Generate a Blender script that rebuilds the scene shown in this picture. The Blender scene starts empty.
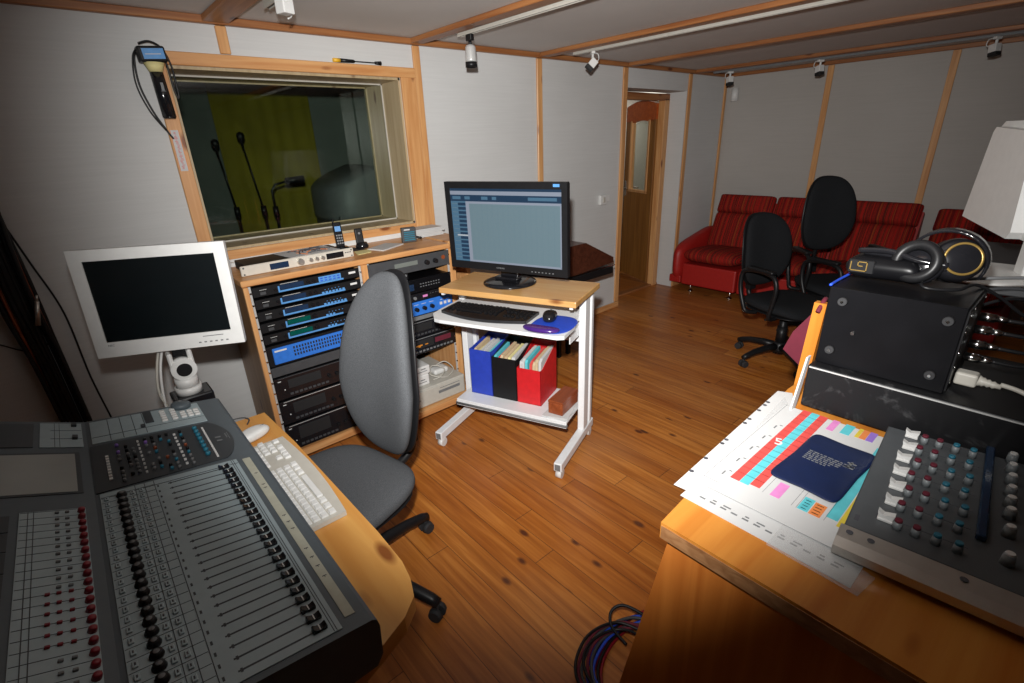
import bpy, bmesh, math, random
from mathutils import Vector, Matrix
random.seed(7)
PI = math.pi
C = bpy.context.scene.collection
R_ = math.radians

# ---------------------------------------------------------------- camera
CAMH = 1.5
YAW, PITCH, ROLL, FPX = 0.862231, 0.382562, -0.0396402, 494.08
_f = Vector((math.cos(YAW)*math.cos(PITCH), math.sin(YAW)*math.cos(PITCH), -math.sin(PITCH)))
_r = Vector((math.sin(YAW), -math.cos(YAW), 0)); _u = _r.cross(_f)
CR = _r*math.cos(ROLL) + _u*math.sin(ROLL)
CU = -_r*math.sin(ROLL) + _u*math.cos(ROLL)
cam = bpy.data.cameras.new('camera'); co = bpy.data.objects.new('camera', cam); C.objects.link(co)
m = Matrix(((CR.x, CU.x, -_f.x, 0), (CR.y, CU.y, -_f.y, 0), (CR.z, CU.z, -_f.z, CAMH), (0, 0, 0, 1)))
co.matrix_world = m
cam.sensor_width = 36; cam.lens = FPX/1024*36; cam.clip_start = 0.02
bpy.context.scene.camera = co

# ---------------------------------------------------------------- materials
def newmat(name):
    mt = bpy.data.materials.new(name); mt.use_nodes = True
    nt = mt.node_tree; b = nt.nodes['Principled BSDF']
    return mt, nt, b
def setp(b, col=None, rough=None, metal=None, spec=None, coat=None):
    if col is not None: b.inputs['Base Color'].default_value = (*col, 1)
    if rough is not None: b.inputs['Roughness'].default_value = rough
    if metal is not None: b.inputs['Metallic'].default_value = metal
    if spec is not None: b.inputs['Specular IOR Level'].default_value = spec
    if coat is not None: b.inputs['Coat Weight'].default_value = coat
def N(nt, t, **kw):
    n = nt.nodes.new(t)
    for k, v in kw.items():
        if k in n.inputs.keys(): n.inputs[k].default_value = v
        else: setattr(n, k, v)
    return n
def coords(nt, scale, kind='Object'):
    tc = N(nt, 'ShaderNodeTexCoord'); mp = N(nt, 'ShaderNodeMapping')
    mp.inputs['Scale'].default_value = scale
    nt.links.new(tc.outputs[kind], mp.inputs['Vector'])
    return mp
def ramp(nt, stops, interp='LINEAR'):
    r = N(nt, 'ShaderNodeValToRGB'); cr = r.color_ramp; cr.interpolation = interp
    while len(cr.elements) < len(stops): cr.elements.new(0.5)
    for e, (p, c) in zip(cr.elements, stops): e.position = p; e.color = (*c, 1)
    return r
def plain(name, col, rough=0.5, metal=0, spec=0.5, var=0.08, nscale=40, bump=0.0):
    mt, nt, b = newmat(name); setp(b, col, rough, metal, spec)
    mp = coords(nt, (nscale,)*3); n = N(nt, 'ShaderNodeTexNoise', Scale=1.0, Detail=3.0)
    nt.links.new(mp.outputs[0], n.inputs['Vector'])
    r = ramp(nt, [(0.3, tuple(c*(1-var) for c in col)), (0.7, tuple(min(1, c*(1+var)) for c in col))])
    nt.links.new(n.outputs['Fac'], r.inputs[0]); nt.links.new(r.outputs[0], b.inputs['Base Color'])
    if bump:
        bp = N(nt, 'ShaderNodeBump', Strength=bump, Distance=0.002)
        nt.links.new(n.outputs['Fac'], bp.inputs['Height']); nt.links.new(bp.outputs[0], b.inputs['Normal'])
    return mt
def wood(name, light, dark, axis='x', rough=0.35, knots=True, ring=38, stretch=2.0):
    mt, nt, b = newmat(name); setp(b, light, rough)
    s = [ring, ring, ring]; s['xyz'.index(axis)] = stretch
    mp = coords(nt, s); n = N(nt, 'ShaderNodeTexNoise', Scale=1.0, Detail=4.0, Distortion=0.6)
    nt.links.new(mp.outputs[0], n.inputs['Vector'])
    r = ramp(nt, [(0.32, dark), (0.5, tuple((a+c)/2 for a, c in zip(light, dark))), (0.66, light)])
    nt.links.new(n.outputs['Fac'], r.inputs[0]); out = r.outputs[0]
    if knots:
        s2 = [9, 9, 9]; s2['xyz'.index(axis)] = 3.2
        mp2 = coords(nt, s2); v = N(nt, 'ShaderNodeTexVoronoi', Scale=1.0)
        nt.links.new(mp2.outputs[0], v.inputs['Vector'])
        kr = ramp(nt, [(0.07, (1, 1, 1)), (0.15, (0, 0, 0))]); nt.links.new(v.outputs['Distance'], kr.inputs[0])
        mx = N(nt, 'ShaderNodeMix'); mx.data_type = 'RGBA'
        mx.inputs['B'].default_value = (dark[0]*0.42, dark[1]*0.3, dark[2]*0.3, 1)
        for i in mx.inputs:
            if i.name == 'B' and i.type == 'RGBA': i.default_value = (dark[0]*0.42, dark[1]*0.3, dark[2]*0.3, 1)
        A = [i for i in mx.inputs if i.name == 'A' and i.type == 'RGBA'][0]
        nt.links.new(kr.outputs[0], mx.inputs[0]); nt.links.new(out, A)
        out = [o for o in mx.outputs if o.type == 'RGBA'][0]
    nt.links.new(out, b.inputs['Base Color'])
    return mt
def math_(nt, op, a, b_=None, c=None):
    n = N(nt, 'ShaderNodeMath', operation=op)
    for i, v in enumerate((a, b_, c)):
        if v is None: continue
        if isinstance(v, (int, float)): n.inputs[i].default_value = v
        else: nt.links.new(v, n.inputs[i])
    return n.outputs[0]
def mixc(nt, fac, a, b_, blend='MIX'):
    n = N(nt, 'ShaderNodeMix'); n.data_type = 'RGBA'; n.blend_type = blend
    A = [i for i in n.inputs if i.name == 'A' and i.type == 'RGBA'][0]; B = [i for i in n.inputs if i.name == 'B' and i.type == 'RGBA'][0]
    if isinstance(fac, (int, float)): n.inputs[0].default_value = fac
    else: nt.links.new(fac, n.inputs[0])
    for s, v in ((A, a), (B, b_)):
        if isinstance(v, tuple): s.default_value = (*v, 1)
        else: nt.links.new(v, s)
    return [o for o in n.outputs if o.type == 'RGBA'][0]
def floor_mat():
    mt, nt, b = newmat('pine_floor'); setp(b, None, 0.33)
    tc = N(nt, 'ShaderNodeTexCoord'); sp = N(nt, 'ShaderNodeSeparateXYZ'); nt.links.new(tc.outputs['Object'], sp.inputs[0])
    w = 0.098
    xs = math_(nt, 'DIVIDE', sp.outputs[0], w); ix = math_(nt, 'FLOOR', xs); fx = math_(nt, 'FRACT', xs)
    wn = N(nt, 'ShaderNodeTexWhiteNoise'); wn.noise_dimensions = '1D'; nt.links.new(ix, wn.inputs['W'])
    off = math_(nt, 'MULTIPLY', wn.outputs[0], 37.0)
    yy = math_(nt, 'ADD', sp.outputs[1], off)
    # board joints along the plank every 2.4 m
    jy = math_(nt, 'FRACT', math_(nt, 'DIVIDE', yy, 1.9)); jl = math_(nt, 'LESS_THAN', jy, 0.0018)
    jid = math_(nt, 'FLOOR', math_(nt, 'DIVIDE', yy, 1.9))
    w2 = N(nt, 'ShaderNodeTexWhiteNoise'); w2.noise_dimensions = '2D'
    cb0 = N(nt, 'ShaderNodeCombineXYZ'); nt.links.new(ix, cb0.inputs[0]); nt.links.new(jid, cb0.inputs[1]); nt.links.new(cb0.outputs[0], w2.inputs['Vector'])
    cb = N(nt, 'ShaderNodeCombineXYZ')
    nt.links.new(math_(nt, 'MULTIPLY', sp.outputs[0], 46.0), cb.inputs[0]); nt.links.new(math_(nt, 'MULTIPLY', yy, 2.2), cb.inputs[1]); nt.links.new(off, cb.inputs[2])
    n = N(nt, 'ShaderNodeTexNoise', Scale=1.0, Detail=4.0, Distortion=0.8); nt.links.new(cb.outputs[0], n.inputs['Vector'])
    g = ramp(nt, [(0.3, (0.30, 0.086, 0.011)), (0.5, (0.41, 0.130, 0.019)), (0.68, (0.52, 0.190, 0.034))]); nt.links.new(n.outputs['Fac'], g.inputs[0])
    tint = ramp(nt, [(0, (0.80, 0.72, 0.66)), (0.5, (0.97, 0.95, 0.93)), (1, (1.12, 1.2, 1.3))]); nt.links.new(w2.outputs[0], tint.inputs[0])
    c = mixc(nt, 1.0, g.outputs[0], tint.outputs[0], 'MULTIPLY')
    kc = N(nt, 'ShaderNodeCombineXYZ')
    nt.links.new(math_(nt, 'MULTIPLY', sp.outputs[0], 10.2), kc.inputs[0]); nt.links.new(math_(nt, 'MULTIPLY', yy, 5.2), kc.inputs[1])
    v = N(nt, 'ShaderNodeTexVoronoi', Scale=1.0); nt.links.new(kc.outputs[0], v.inputs['Vector'])
    thr = math_(nt, 'MULTIPLY', w2.outputs[0], 0.0)
    kr = ramp(nt, [(0.09, (1, 1, 1)), (0.17, (0.0, 0.0, 0.0))]); nt.links.new(v.outputs['Distance'], kr.inputs[0])
    kx = N(nt, 'ShaderNodeSeparateColor'); nt.links.new(v.outputs['Color'], kx.inputs[0])
    kf = math_(nt, 'MULTIPLY', kr.outputs[0], math_(nt, 'GREATER_THAN', kx.outputs[0], 0.55))
    c = mixc(nt, kf, c, (0.10, 0.028, 0.010))
    # wear: paler scuffs
    mp = coords(nt, (1.3, 1.0, 1)); n2 = N(nt, 'ShaderNodeTexNoise', Scale=1.0, Detail=5.0); nt.links.new(mp.outputs[0], n2.inputs['Vector'])
    wr = ramp(nt, [(0.45, (0, 0, 0)), (0.75, (0.3, 0.3, 0.3))]); nt.links.new(n2.outputs['Fac'], wr.inputs[0])
    c = mixc(nt, wr.outputs[0], c, (0.42, 0.25, 0.12))
    # scratches
    mp = coords(nt, (60, 3.0, 1)); v3 = N(nt, 'ShaderNodeTexNoise', Scale=1.0, Detail=2.0); nt.links.new(mp.outputs[0], v3.inputs['Vector'])
    sr = ramp(nt, [(0.77, (0, 0, 0)), (0.80, (0.6, 0.6, 0.6))]); nt.links.new(v3.outputs['Fac'], sr.inputs[0])
    c = mixc(nt, sr.outputs[0], c, (0.62, 0.42, 0.26))
    e = math_(nt, 'LESS_THAN', math_(nt, 'MINIMUM', fx, math_(nt, 'SUBTRACT', 1.0, fx)), 0.014)
    gap = math_(nt, 'MAXIMUM', e, jl)
    c = mixc(nt, math_(nt, 'MULTIPLY', gap, 0.75), c, (0.07, 0.025, 0.01))
    nt.links.new(c, b.inputs['Base Color'])
    rr = N(nt, 'ShaderNodeMapRange'); rr.inputs[3].default_value = 0.24; rr.inputs[4].default_value = 0.5
    nt.links.new(n2.outputs['Fac'], rr.inputs[0]); nt.links.new(rr.outputs[0], b.inputs['Roughness'])
    bp = N(nt, 'ShaderNodeBump', Strength=0.35, Distance=0.003); nt.links.new(math_(nt, 'SUBTRACT', 1.0, gap), bp.inputs['Height']); nt.links.new(bp.outputs[0], b.inputs['Normal'])
    return mt
def wall_mat(name, col):
    mt, nt, b = newmat(name); setp(b, col, 0.85, spec=0.2)
    mp = coords(nt, (3, 3, 110)); n = N(nt, 'ShaderNodeTexNoise', Scale=1.0, Detail=5.0, Roughness=0.7); nt.links.new(mp.outputs[0], n.inputs['Vector'])
    r = ramp(nt, [(0.3, tuple(c*0.95 for c in col)), (0.7, tuple(c*1.03 for c in col))]); nt.links.new(n.outputs['Fac'], r.inputs[0])
    mp2 = coords(nt, (0.9, 0.9, 0.9)); n2 = N(nt, 'ShaderNodeTexNoise', Scale=1.0, Detail=4.0); nt.links.new(mp2.outputs[0], n2.inputs['Vector'])
    r2 = ramp(nt, [(0.3, (0.92, 0.91, 0.9)), (0.7, (1.04, 1.04, 1.04))]); nt.links.new(n2.outputs['Fac'], r2.inputs[0])
    c = mixc(nt, 1.0, r.outputs[0], r2.outputs[0], 'MULTIPLY'); nt.links.new(c, b.inputs['Base Color'])
    bp = N(nt, 'ShaderNodeBump', Strength=0.05, Distance=0.001); nt.links.new(n.outputs['Fac'], bp.inputs['Height']); nt.links.new(bp.outputs[0], b.inputs['Normal'])
    return mt
def stripe_mat():
    mt, nt, b = newmat('striped_upholstery'); setp(b, None, 0.9, spec=0.15)
    mp = coords(nt, (0, 30, 0)); n = N(nt, 'ShaderNodeTexNoise', Scale=1.0, Detail=4.0, Roughness=0.8); nt.links.new(mp.outputs[0], n.inputs['Vector'])
    r = ramp(nt, [(0.0, (0.02, 0.012, 0.012)), (0.38, (0.16, 0.008, 0.008)), (0.45, (0.05, 0.022, 0.012)), (0.48, (0.36, 0.014, 0.010)), (0.53, (0.05, 0.008, 0.008)), (0.57, (0.30, 0.05, 0.015)), (0.62, (0.03, 0.010, 0.010))], 'CONSTANT')
    nt.links.new(n.outputs['Fac'], r.inputs[0]); nt.links.new(r.outputs[0], b.inputs['Base Color'])
    return mt
def emis(name, col, s):
    mt, nt, b = newmat(name); setp(b, tuple(c*0.3 for c in col), 0.3)
    b.inputs['Emission Color'].default_value = (*col, 1); b.inputs['Emission Strength'].default_value = s
    return mt
def smudged(name):
    mt, nt, b = newmat(name); setp(b, (0.008, 0.008, 0.009), 0.45, 0, 0.25)
    mp = coords(nt, (6, 9, 9)); n = N(nt, 'ShaderNodeTexNoise', Scale=1.0, Detail=7.0, Roughness=0.7, Distortion=1.6); nt.links.new(mp.outputs[0], n.inputs['Vector'])
    r = ramp(nt, [(0.56, (0.008, 0.008, 0.009)), (0.72, (0.05, 0.05, 0.052))]); nt.links.new(n.outputs['Fac'], r.inputs[0]); nt.links.new(r.outputs[0], b.inputs['Base Color'])
    return mt
def glass_mat(name, tint=(0.9, 0.95, 0.93), refl=0.08):
    mt, nt, b = newmat(name); nt.nodes.remove(b)
    out = nt.nodes['Material Output']
    tr = N(nt, 'ShaderNodeBsdfTransparent'); tr.inputs[0].default_value = (*tint, 1)
    gl = N(nt, 'ShaderNodeBsdfGlossy', Roughness=0.02); mx = N(nt, 'ShaderNodeMixShader')
    fr = N(nt, 'ShaderNodeFresnel', IOR=1.5)
    ge = N(nt, 'ShaderNodeNewGeometry'); nb = math_(nt, 'SUBTRACT', 1.0, ge.outputs['Backfacing']); nt.links.new(math_(nt, 'MULTIPLY', fr.outputs[0], nb), mx.inputs[0]); nt.links.new(tr.outputs[0], mx.inputs[1]); nt.links.new(gl.outputs[0], mx.inputs[2])
    nt.links.new(mx.outputs[0], out.inputs[0])
    return mt
def film_mat():
    mt, nt, b = newmat('clear_film'); nt.nodes.remove(b); out = nt.nodes['Material Output']
    tr = N(nt, 'ShaderNodeBsdfTransparent'); tr.inputs[0].default_value = (0.95, 0.95, 0.95, 1)
    gl = N(nt, 'ShaderNodeBsdfDiffuse'); gl.inputs[0].default_value = (0.9, 0.9, 0.9, 1); mx = N(nt, 'ShaderNodeMixShader'); mx.inputs[0].default_value = 0.15
    nt.links.new(tr.outputs[0], mx.inputs[1]); nt.links.new(gl.outputs[0], mx.inputs[2]); nt.links.new(mx.outputs[0], out.inputs[0])
    return mt
M = {}
M['floor'] = floor_mat()
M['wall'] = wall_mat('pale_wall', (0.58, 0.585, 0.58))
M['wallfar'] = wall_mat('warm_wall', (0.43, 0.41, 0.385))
M['ceil'] = plain('ceiling_board', (0.60, 0.59, 0.575), 0.8, var=0.03, nscale=3)
for a in 'xyz':
    M['pine'+a] = wood('pine_'+a, (0.66, 0.36, 0.15), (0.50, 0.22, 0.075), a, 0.4)
    M['trim'+a] = wood('trim_'+a, (0.35, 0.145, 0.048), (0.22, 0.072, 0.02), a, 0.45)
    M['birch'+a] = wood('birch_'+a, (0.62, 0.32, 0.085), (0.50, 0.215, 0.045), a, 0.28, ring=22)
    M['cab'+a] = wood('cabinet_'+a, (0.60, 0.245, 0.042), (0.47, 0.150, 0.02), a, 0.24, ring=24, stretch=1.6)
M['cabside'] = wood('cabinet_side', (0.66, 0.22, 0.040), (0.48, 0.13, 0.020), 'z', 0.3, ring=22, stretch=1.2)
M['cabedge'] = wood('cabinet_edge', (0.40, 0.20, 0.085), (0.24, 0.10, 0.035), 'y', 0.55, knots=False, ring=70, stretch=30)
M['rackside'] = wood('rack_side', (0.30, 0.175, 0.085), (0.21, 0.11, 0.05), 'z', 0.5)
M['cart'] = wood('cart_top', (0.60, 0.36, 0.14), (0.50, 0.25, 0.08), 'y', 0.26, ring=22)
M['doorwood'] = wood('door_wood', (0.30, 0.13, 0.028), (0.21, 0.08, 0.016), 'z', 0.4, knots=False)
M['doorred'] = wood('door_rail', (0.50, 0.11, 0.016), (0.38, 0.065, 0.01), 'x', 0.4, knots=False)
M['revealwood'] = wood('reveal_wood', (0.45, 0.36, 0.22), (0.36, 0.27, 0.15), 'z', 0.4)
M['brown'] = wood('brown_wood', (0.085, 0.026, 0.014), (0.05, 0.015, 0.008), 'y', 0.3, knots=False)
M['boxwood'] = wood('box_wood', (0.30, 0.075, 0.025), (0.20, 0.045, 0.015), 'x', 0.3, knots=False)
M['black'] = plain('black_plastic', (0.009, 0.009, 0.010), 0.4, 0, 0.3)
M['blackmatte'] = plain('black_matte', (0.010, 0.010, 0.011), 0.7)
M['blackgloss'] = plain('black_gloss', (0.010, 0.010, 0.012), 0.15)
M['blackmetal'] = plain('black_metal', (0.005, 0.005, 0.006), 0.32, 0.0, 0.15, var=0.2, nscale=12)
M['rubber'] = plain('rubber', (0.02, 0.02, 0.022), 0.8)
M['dgrey'] = plain('dark_grey', (0.05, 0.052, 0.056), 0.5)
M['mgrey'] = plain('mid_grey', (0.16, 0.165, 0.17), 0.5)
M['console'] = plain('console_body', (0.085, 0.105, 0.12), 0.5, var=0.04)
M['conpanel'] = plain('console_panel', (0.34, 0.42, 0.45), 0.55, var=0.04)
M['condark'] = plain('console_dark', (0.035, 0.040, 0.046), 0.45, var=0.05)
M['consolefilm'] = plain('console_screen', (0.30, 0.31, 0.29), 0.3, var=0.06, nscale=8)
M['tape'] = plain('tape', (0.42, 0.42, 0.34), 0.7)
M['white'] = plain('white_plastic', (0.66, 0.66, 0.645), 0.4, var=0.03)
M['cream'] = plain('cream_plastic', (0.46, 0.44, 0.39), 0.45, var=0.04)
M['steel'] = plain('white_steel', (0.74, 0.75, 0.76), 0.35, var=0.02)
M['paper'] = plain('paper', (0.54, 0.54, 0.535), 0.75, var=0.03, nscale=8)
M['papery'] = plain('paper_yellow', (0.72, 0.64, 0.30), 0.75, var=0.03)
M['kraft'] = plain('kraft', (0.55, 0.42, 0.26), 0.75)
M['mixpanel'] = plain('mixer_panel', (0.075, 0.082, 0.088), 0.45, var=0.05)
M['silver'] = plain('silver', (0.60, 0.58, 0.54), 0.35, 0.85, var=0.05)
M['silverp'] = plain('silver_paint', (0.58, 0.58, 0.57), 0.3, 0.3, var=0.04)
M['champagne'] = plain('champagne', (0.68, 0.64, 0.56), 0.4, 0.25, var=0.03)
M['chrome'] = plain('chrome', (0.75, 0.75, 0.75), 0.15, 1.0, var=0.02)
M['greyfab'] = plain('grey_fabric', (0.082, 0.086, 0.092), 0.95, spec=0.1, var=0.28, nscale=420, bump=0.4)
M['blackfab'] = plain('black_fabric', (0.016, 0.017, 0.019), 0.95, spec=0.1, var=0.25, nscale=380, bump=0.3)
M['redlea'] = plain('red_leather', (0.36, 0.012, 0.009), 0.5, var=0.06)
M['stripe'] = stripe_mat()
M['blue'] = plain('blue_plastic', (0.02, 0.07, 0.52), 0.4)
M['bluep'] = plain('blue_panel', (0.03, 0.17, 0.62), 0.35)
M['bluel'] = plain('light_blue', (0.09, 0.28, 0.60), 0.4)
M['lcdb'] = plain('lcd_dark_blue', (0.012, 0.03, 0.07), 0.2)
M['lcdg'] = plain('lcd_green', (0.0, 0.075, 0.06), 0.2)
M['bluefile'] = plain('blue_card', (0.02, 0.05, 0.42), 0.5)
M['redfile'] = plain('red_card', (0.55, 0.01, 0.015), 0.5)
M['redk'] = plain('red_knob', (0.22, 0.006, 0.016), 0.4)
M['purple'] = plain('purple_gel', (0.05, 0.015, 0.15), 0.2)
M['navy'] = plain('navy_cover', (0.006, 0.014, 0.055), 0.38, var=0.1)
M['burg'] = plain('burgundy', (0.12, 0.008, 0.022), 0.8)
M['orange'] = plain('orange_mark', (0.6, 0.22, 0.02), 0.5)
M['yellow'] = plain('yellow_plastic', (0.80, 0.45, 0.03), 0.4)
M['gold'] = plain('gold_paint', (0.34, 0.22, 0.06), 0.35, 0.6)
M['green'] = plain('green_curtain', (0.25, 0.20, 0.012), 0.9, var=0.15, nscale=5)
M['studiogrey'] = plain('studio_grey', (0.15, 0.165, 0.15), 0.9, var=0.1, nscale=6)
M['studiodark'] = plain('studio_dark', (0.03, 0.05, 0.055), 0.9)
M['smudged'] = smudged('dusty_black')
M['glass'] = glass_mat('window_glass', (0.90, 0.93, 0.91))
M['film'] = film_mat()
M['screenoff'] = plain('screen_off', (0.004, 0.006, 0.007), 0.22)
M['cyan'] = plain('print_cyan', (0.10, 0.50, 0.56), 0.7)
M['pink'] = plain('print_pink', (0.65, 0.22, 0.50), 0.7)
M['pred'] = plain('print_red', (0.62, 0.07, 0.06), 0.7)
M['porange'] = plain('print_orange', (0.70, 0.22, 0.06), 0.7)
M['ppurple'] = plain('print_purple', (0.28, 0.16, 0.55), 0.7)
M['pyellow'] = plain('print_yellow', (0.65, 0.50, 0.05), 0.7)
M['ink'] = plain('ink', (0.06, 0.06, 0.07), 0.7)
M['teal'] = plain('teal_knob', (0.02, 0.16, 0.24), 0.4)
M['knobgrey'] = plain('knob_grey', (0.20, 0.22, 0.23), 0.4)
M['scr_bg'] = emis('screen_grid', (0.105, 0.155, 0.18), 1.0)
M['scr_bar'] = emis('screen_bar', (0.18, 0.205, 0.255), 1.0)
M['scr_dark'] = emis('screen_dark', (0.012, 0.03, 0.06), 1.0)
M['scr_side'] = emis('screen_side', (0.05, 0.11, 0.17), 1.0)
M['scr_line'] = emis('screen_line', (0.09, 0.14, 0.17), 1.0)
M['scr_pale'] = emis('screen_pale', (0.30, 0.33, 0.36), 1.0)

# ---------------------------------------------------------------- mesh builder
class B:
    def __init__(s): s.bm = bmesh.new(); s.mi = 0; s.X = Matrix.Identity(4)
    def m(s, i): s.mi = i; return s
    def xf(s, mat): s.X = mat; return s
    def _fin(s, geom, smooth=False):
        for f in geom: f.material_index = s.mi; f.smooth = smooth
    def _vf(s, vs, fs, smooth=False):
        vv = [s.bm.verts.new(s.X @ Vector(v)) for v in vs]; out = []
        for f in fs:
            try: out.append(s.bm.faces.new([vv[i] for i in f]))
            except ValueError: pass
        s._fin(out, smooth); return s
    def box(s, x0, x1, y0, y1, z0, z1, bev=0.0, seg=2):
        if x0 > x1: x0, x1 = x1, x0
        if y0 > y1: y0, y1 = y1, y0
        if z0 > z1: z0, z1 = z1, z0
        vs = [(x0,y0,z0),(x1,y0,z0),(x1,y1,z0),(x0,y1,z0),(x0,y0,z1),(x1,y0,z1),(x1,y1,z1),(x0,y1,z1)]
        fs = [(0,3,2,1),(4,5,6,7),(0,1,5,4),(1,2,6,5),(2,3,7,6),(3,0,4,7)]
        if bev <= 0: return s._vf(vs, fs)
        t = bmesh.new(); vv = [t.verts.new(v) for v in vs]
        for f in fs: t.faces.new([vv[i] for i in f])
        bmesh.ops.bevel(t, geom=t.edges[:]+t.verts[:], offset=bev, segments=seg, affect='EDGES', profile=0.5)
        t.verts.index_update()
        r = s._vf([v.co[:] for v in t.verts], [[v.index for v in f.verts] for f in t.faces], False); t.free(); return r
    def cyl(s, p0, p1, r0, r1=None, seg=16, cap=True):
        r1 = r0 if r1 is None else r1
        p0 = Vector(p0); p1 = Vector(p1); d = (p1-p0).normalized()
        a = d.orthogonal().normalized(); b = d.cross(a)
        vs = []; 
        for p, r in ((p0, r0), (p1, r1)):
            for i in range(seg):
                t = 2*PI*i/seg; vs.append((p + a*math.cos(t)*r + b*math.sin(t)*r)[:])
        s._vf(vs, [(i, (i+1) % seg, seg+(i+1) % seg, seg+i) for i in range(seg)], True)
        if cap:
            s._vf(vs[:seg], [tuple(reversed(range(seg)))]); s._vf(vs[seg:], [tuple(range(seg))])
        return s
    def tube(s, pts, r, seg=8, smooth_n=0, closed=False):
        pts = [Vector(p) for p in pts]
        if smooth_n: pts = catmull(pts, smooth_n, closed)
        n = len(pts); vs = []; fs = []
        up = None
        for i, p in enumerate(pts):
            if closed: d = pts[(i+1) % n]-pts[i-1]
            else: d = pts[min(i+1, n-1)]-pts[max(i-1, 0)]
            d.normalize()
            if up is None: up = d.orthogonal().normalized()
            up = (up - d*up.dot(d)); 
            if up.length < 1e-6: up = d.orthogonal()
            up.normalize(); q = d.cross(up)
            rr = r[i] if isinstance(r, (list, tuple)) else r
            for k in range(seg):
                t = 2*PI*k/seg; vs.append((p+up*math.cos(t)*rr+q*math.sin(t)*rr)[:])
        for i in range(n if closed else n-1):
            j = (i+1) % n
            for k in range(seg): fs.append((i*seg+k, i*seg+(k+1) % seg, j*seg+(k+1) % seg, j*seg+k))
        if not closed: fs.append(tuple(reversed(range(seg)))); fs.append(tuple((n-1)*seg+k for k in range(seg)))
        return s._vf(vs, fs, True)
    def lathe(s, prof, c=(0,0,0), axis='z', seg=24, caps=True):
        vs = []; fs = []; n = len(prof)
        for (r, h) in prof:
            for k in range(seg):
                t = 2*PI*k/seg; x, y = r*math.cos(t), r*math.sin(t)
                v = {'z': (x, y, h), 'x': (h, x, y), 'y': (x, h, y)}[axis]; vs.append((v[0]+c[0], v[1]+c[1], v[2]+c[2]))
        for i in range(n-1):
            for k in range(seg): fs.append((i*seg+k, i*seg+(k+1) % seg, (i+1)*seg+(k+1) % seg, (i+1)*seg+k))
        s._vf(vs, fs, True)
        if not caps: return s
        if prof[0][0] > 1e-5: s._vf(vs[:seg], [tuple(reversed(range(seg)))])
        if prof[-1][0] > 1e-5: s._vf(vs[-seg:], [tuple(range(seg))])
        return s
    def prism(s, poly, a, b, axis='z', smooth=False):
        n = len(poly); vs = []
        for h in (a, b):
            for (u, v) in poly: vs.append({'z': (u, v, h), 'y': (u, h, v), 'x': (h, u, v)}[axis])
        fs = [tuple(reversed(range(n))), tuple(range(n, 2*n))]
        s._vf(vs, fs); return s._vf(vs, [(i, (i+1) % n, n+(i+1) % n, n+i) for i in range(n)], smooth)
    def pad(s, fn, rings=8, seg=36, n=3.2, T=0.03):
        # cushion: fn(u, v, w) -> point; u,v in the superellipse, w = -1..1 through the thickness
        vs = []; fs = []
        prof = [(math.cos(t), math.sin(t)) for t in [PI/2*(1-i/rings) for i in range(rings+1)]]
        prof = [(c**0.45 if c > 0 else 0, w) for c, w in prof]
        full = prof + [(c, -w) for c, w in reversed(prof[:-1])]
        for (c, w) in full:
            for k in range(seg):
                t = 2*PI*k/seg; ct, st = math.cos(t), math.sin(t)
                u = math.copysign(abs(ct)**(2/n), ct)*c; v = math.copysign(abs(st)**(2/n), st)*c
                vs.append(tuple(fn(u, v, w*T)))
        L = len(full)
        for i in range(L-1):
            for k in range(seg): fs.append((i*seg+k, i*seg+(k+1) % seg, (i+1)*seg+(k+1) % seg, (i+1)*seg+k))
        return s._vf(vs, fs, True)
def catmull(pts, n, closed=False):
    out = []; L = len(pts)
    for i in range(L if closed else L-1):
        if closed: p0, p1, p2, p3 = pts[i-1], pts[i], pts[(i+1) % L], pts[(i+2) % L]
        else: p0, p1, p2, p3 = pts[max(i-1, 0)], pts[i], pts[i+1], pts[min(i+2, L-1)]
        for k in range(n):
            t = k/n; t2 = t*t; t3 = t2*t
            out.append(0.5*((2*p1)+(p2-p0)*t+(2*p0-5*p1+4*p2-p3)*t2+(3*p1-p0-3*p2+p3)*t3))
    if not closed: out.append(pts[-1])
    return out
def xform(root): return Matrix.Translation(root.location) @ Matrix.Rotation(root.rotation_euler.z, 4, 'Z')
def obj(name, b, mats, parent=None, world=False, label=None):
    if isinstance(mats, str): mats = [mats]
    me = bpy.data.meshes.new(name)
    bmesh.ops.remove_doubles(b.bm, verts=b.bm.verts[:], dist=1e-6)
    bmesh.ops.recalc_face_normals(b.bm, faces=b.bm.faces[:])
    b.bm.to_mesh(me); b.bm.free()
    for k in mats: me.materials.append(M[k])
    o = bpy.data.objects.new(name, me); C.objects.link(o)
    if parent is not None:
        o.parent = parent
        if world:
            chain = Matrix.Identity(4); p = parent
            while p is not None: chain = xform(p) @ chain; p = p.parent
            me.transform(chain.inverted())
    if label: o['label'] = label
    return o
def tag(o, label=None, cat=None, group=None, kind=None):
    if label: o['label'] = label
    if cat: o['category'] = cat
    if group: o['group'] = group
    if kind: o['kind'] = kind
    return o
def thing(name, label, cat, loc=(0, 0, 0), rz=0, group=None):
    o = bpy.data.objects.new(name, None); C.objects.link(o); o.empty_display_size = 0.1
    o.location = loc; o.rotation_euler = (0, 0, rz); return tag(o, label, cat, group)
def struct(name, b, mats):
    return tag(obj(name, b, mats), kind='structure')
def kids(o): return [c for c in bpy.data.objects if c.parent == o]
def dup(root, loc, rz=None, label=None, group=None):
    r = root.copy(); C.objects.link(r); r.location = loc
    if rz is not None: r.rotation_euler = (0, 0, rz)
    if label: r['label'] = label
    if group: r['group'] = group
    for ch in kids(root):
        c = ch.copy(); C.objects.link(c); c.parent = r
        for g in kids(ch):
            d = g.copy(); C.objects.link(d); d.parent = c
    return r
def put(name, src, parent, off):
    o = bpy.data.objects.new(name, src.data); C.objects.link(o); o.parent = parent; o.location = off; return o
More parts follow.
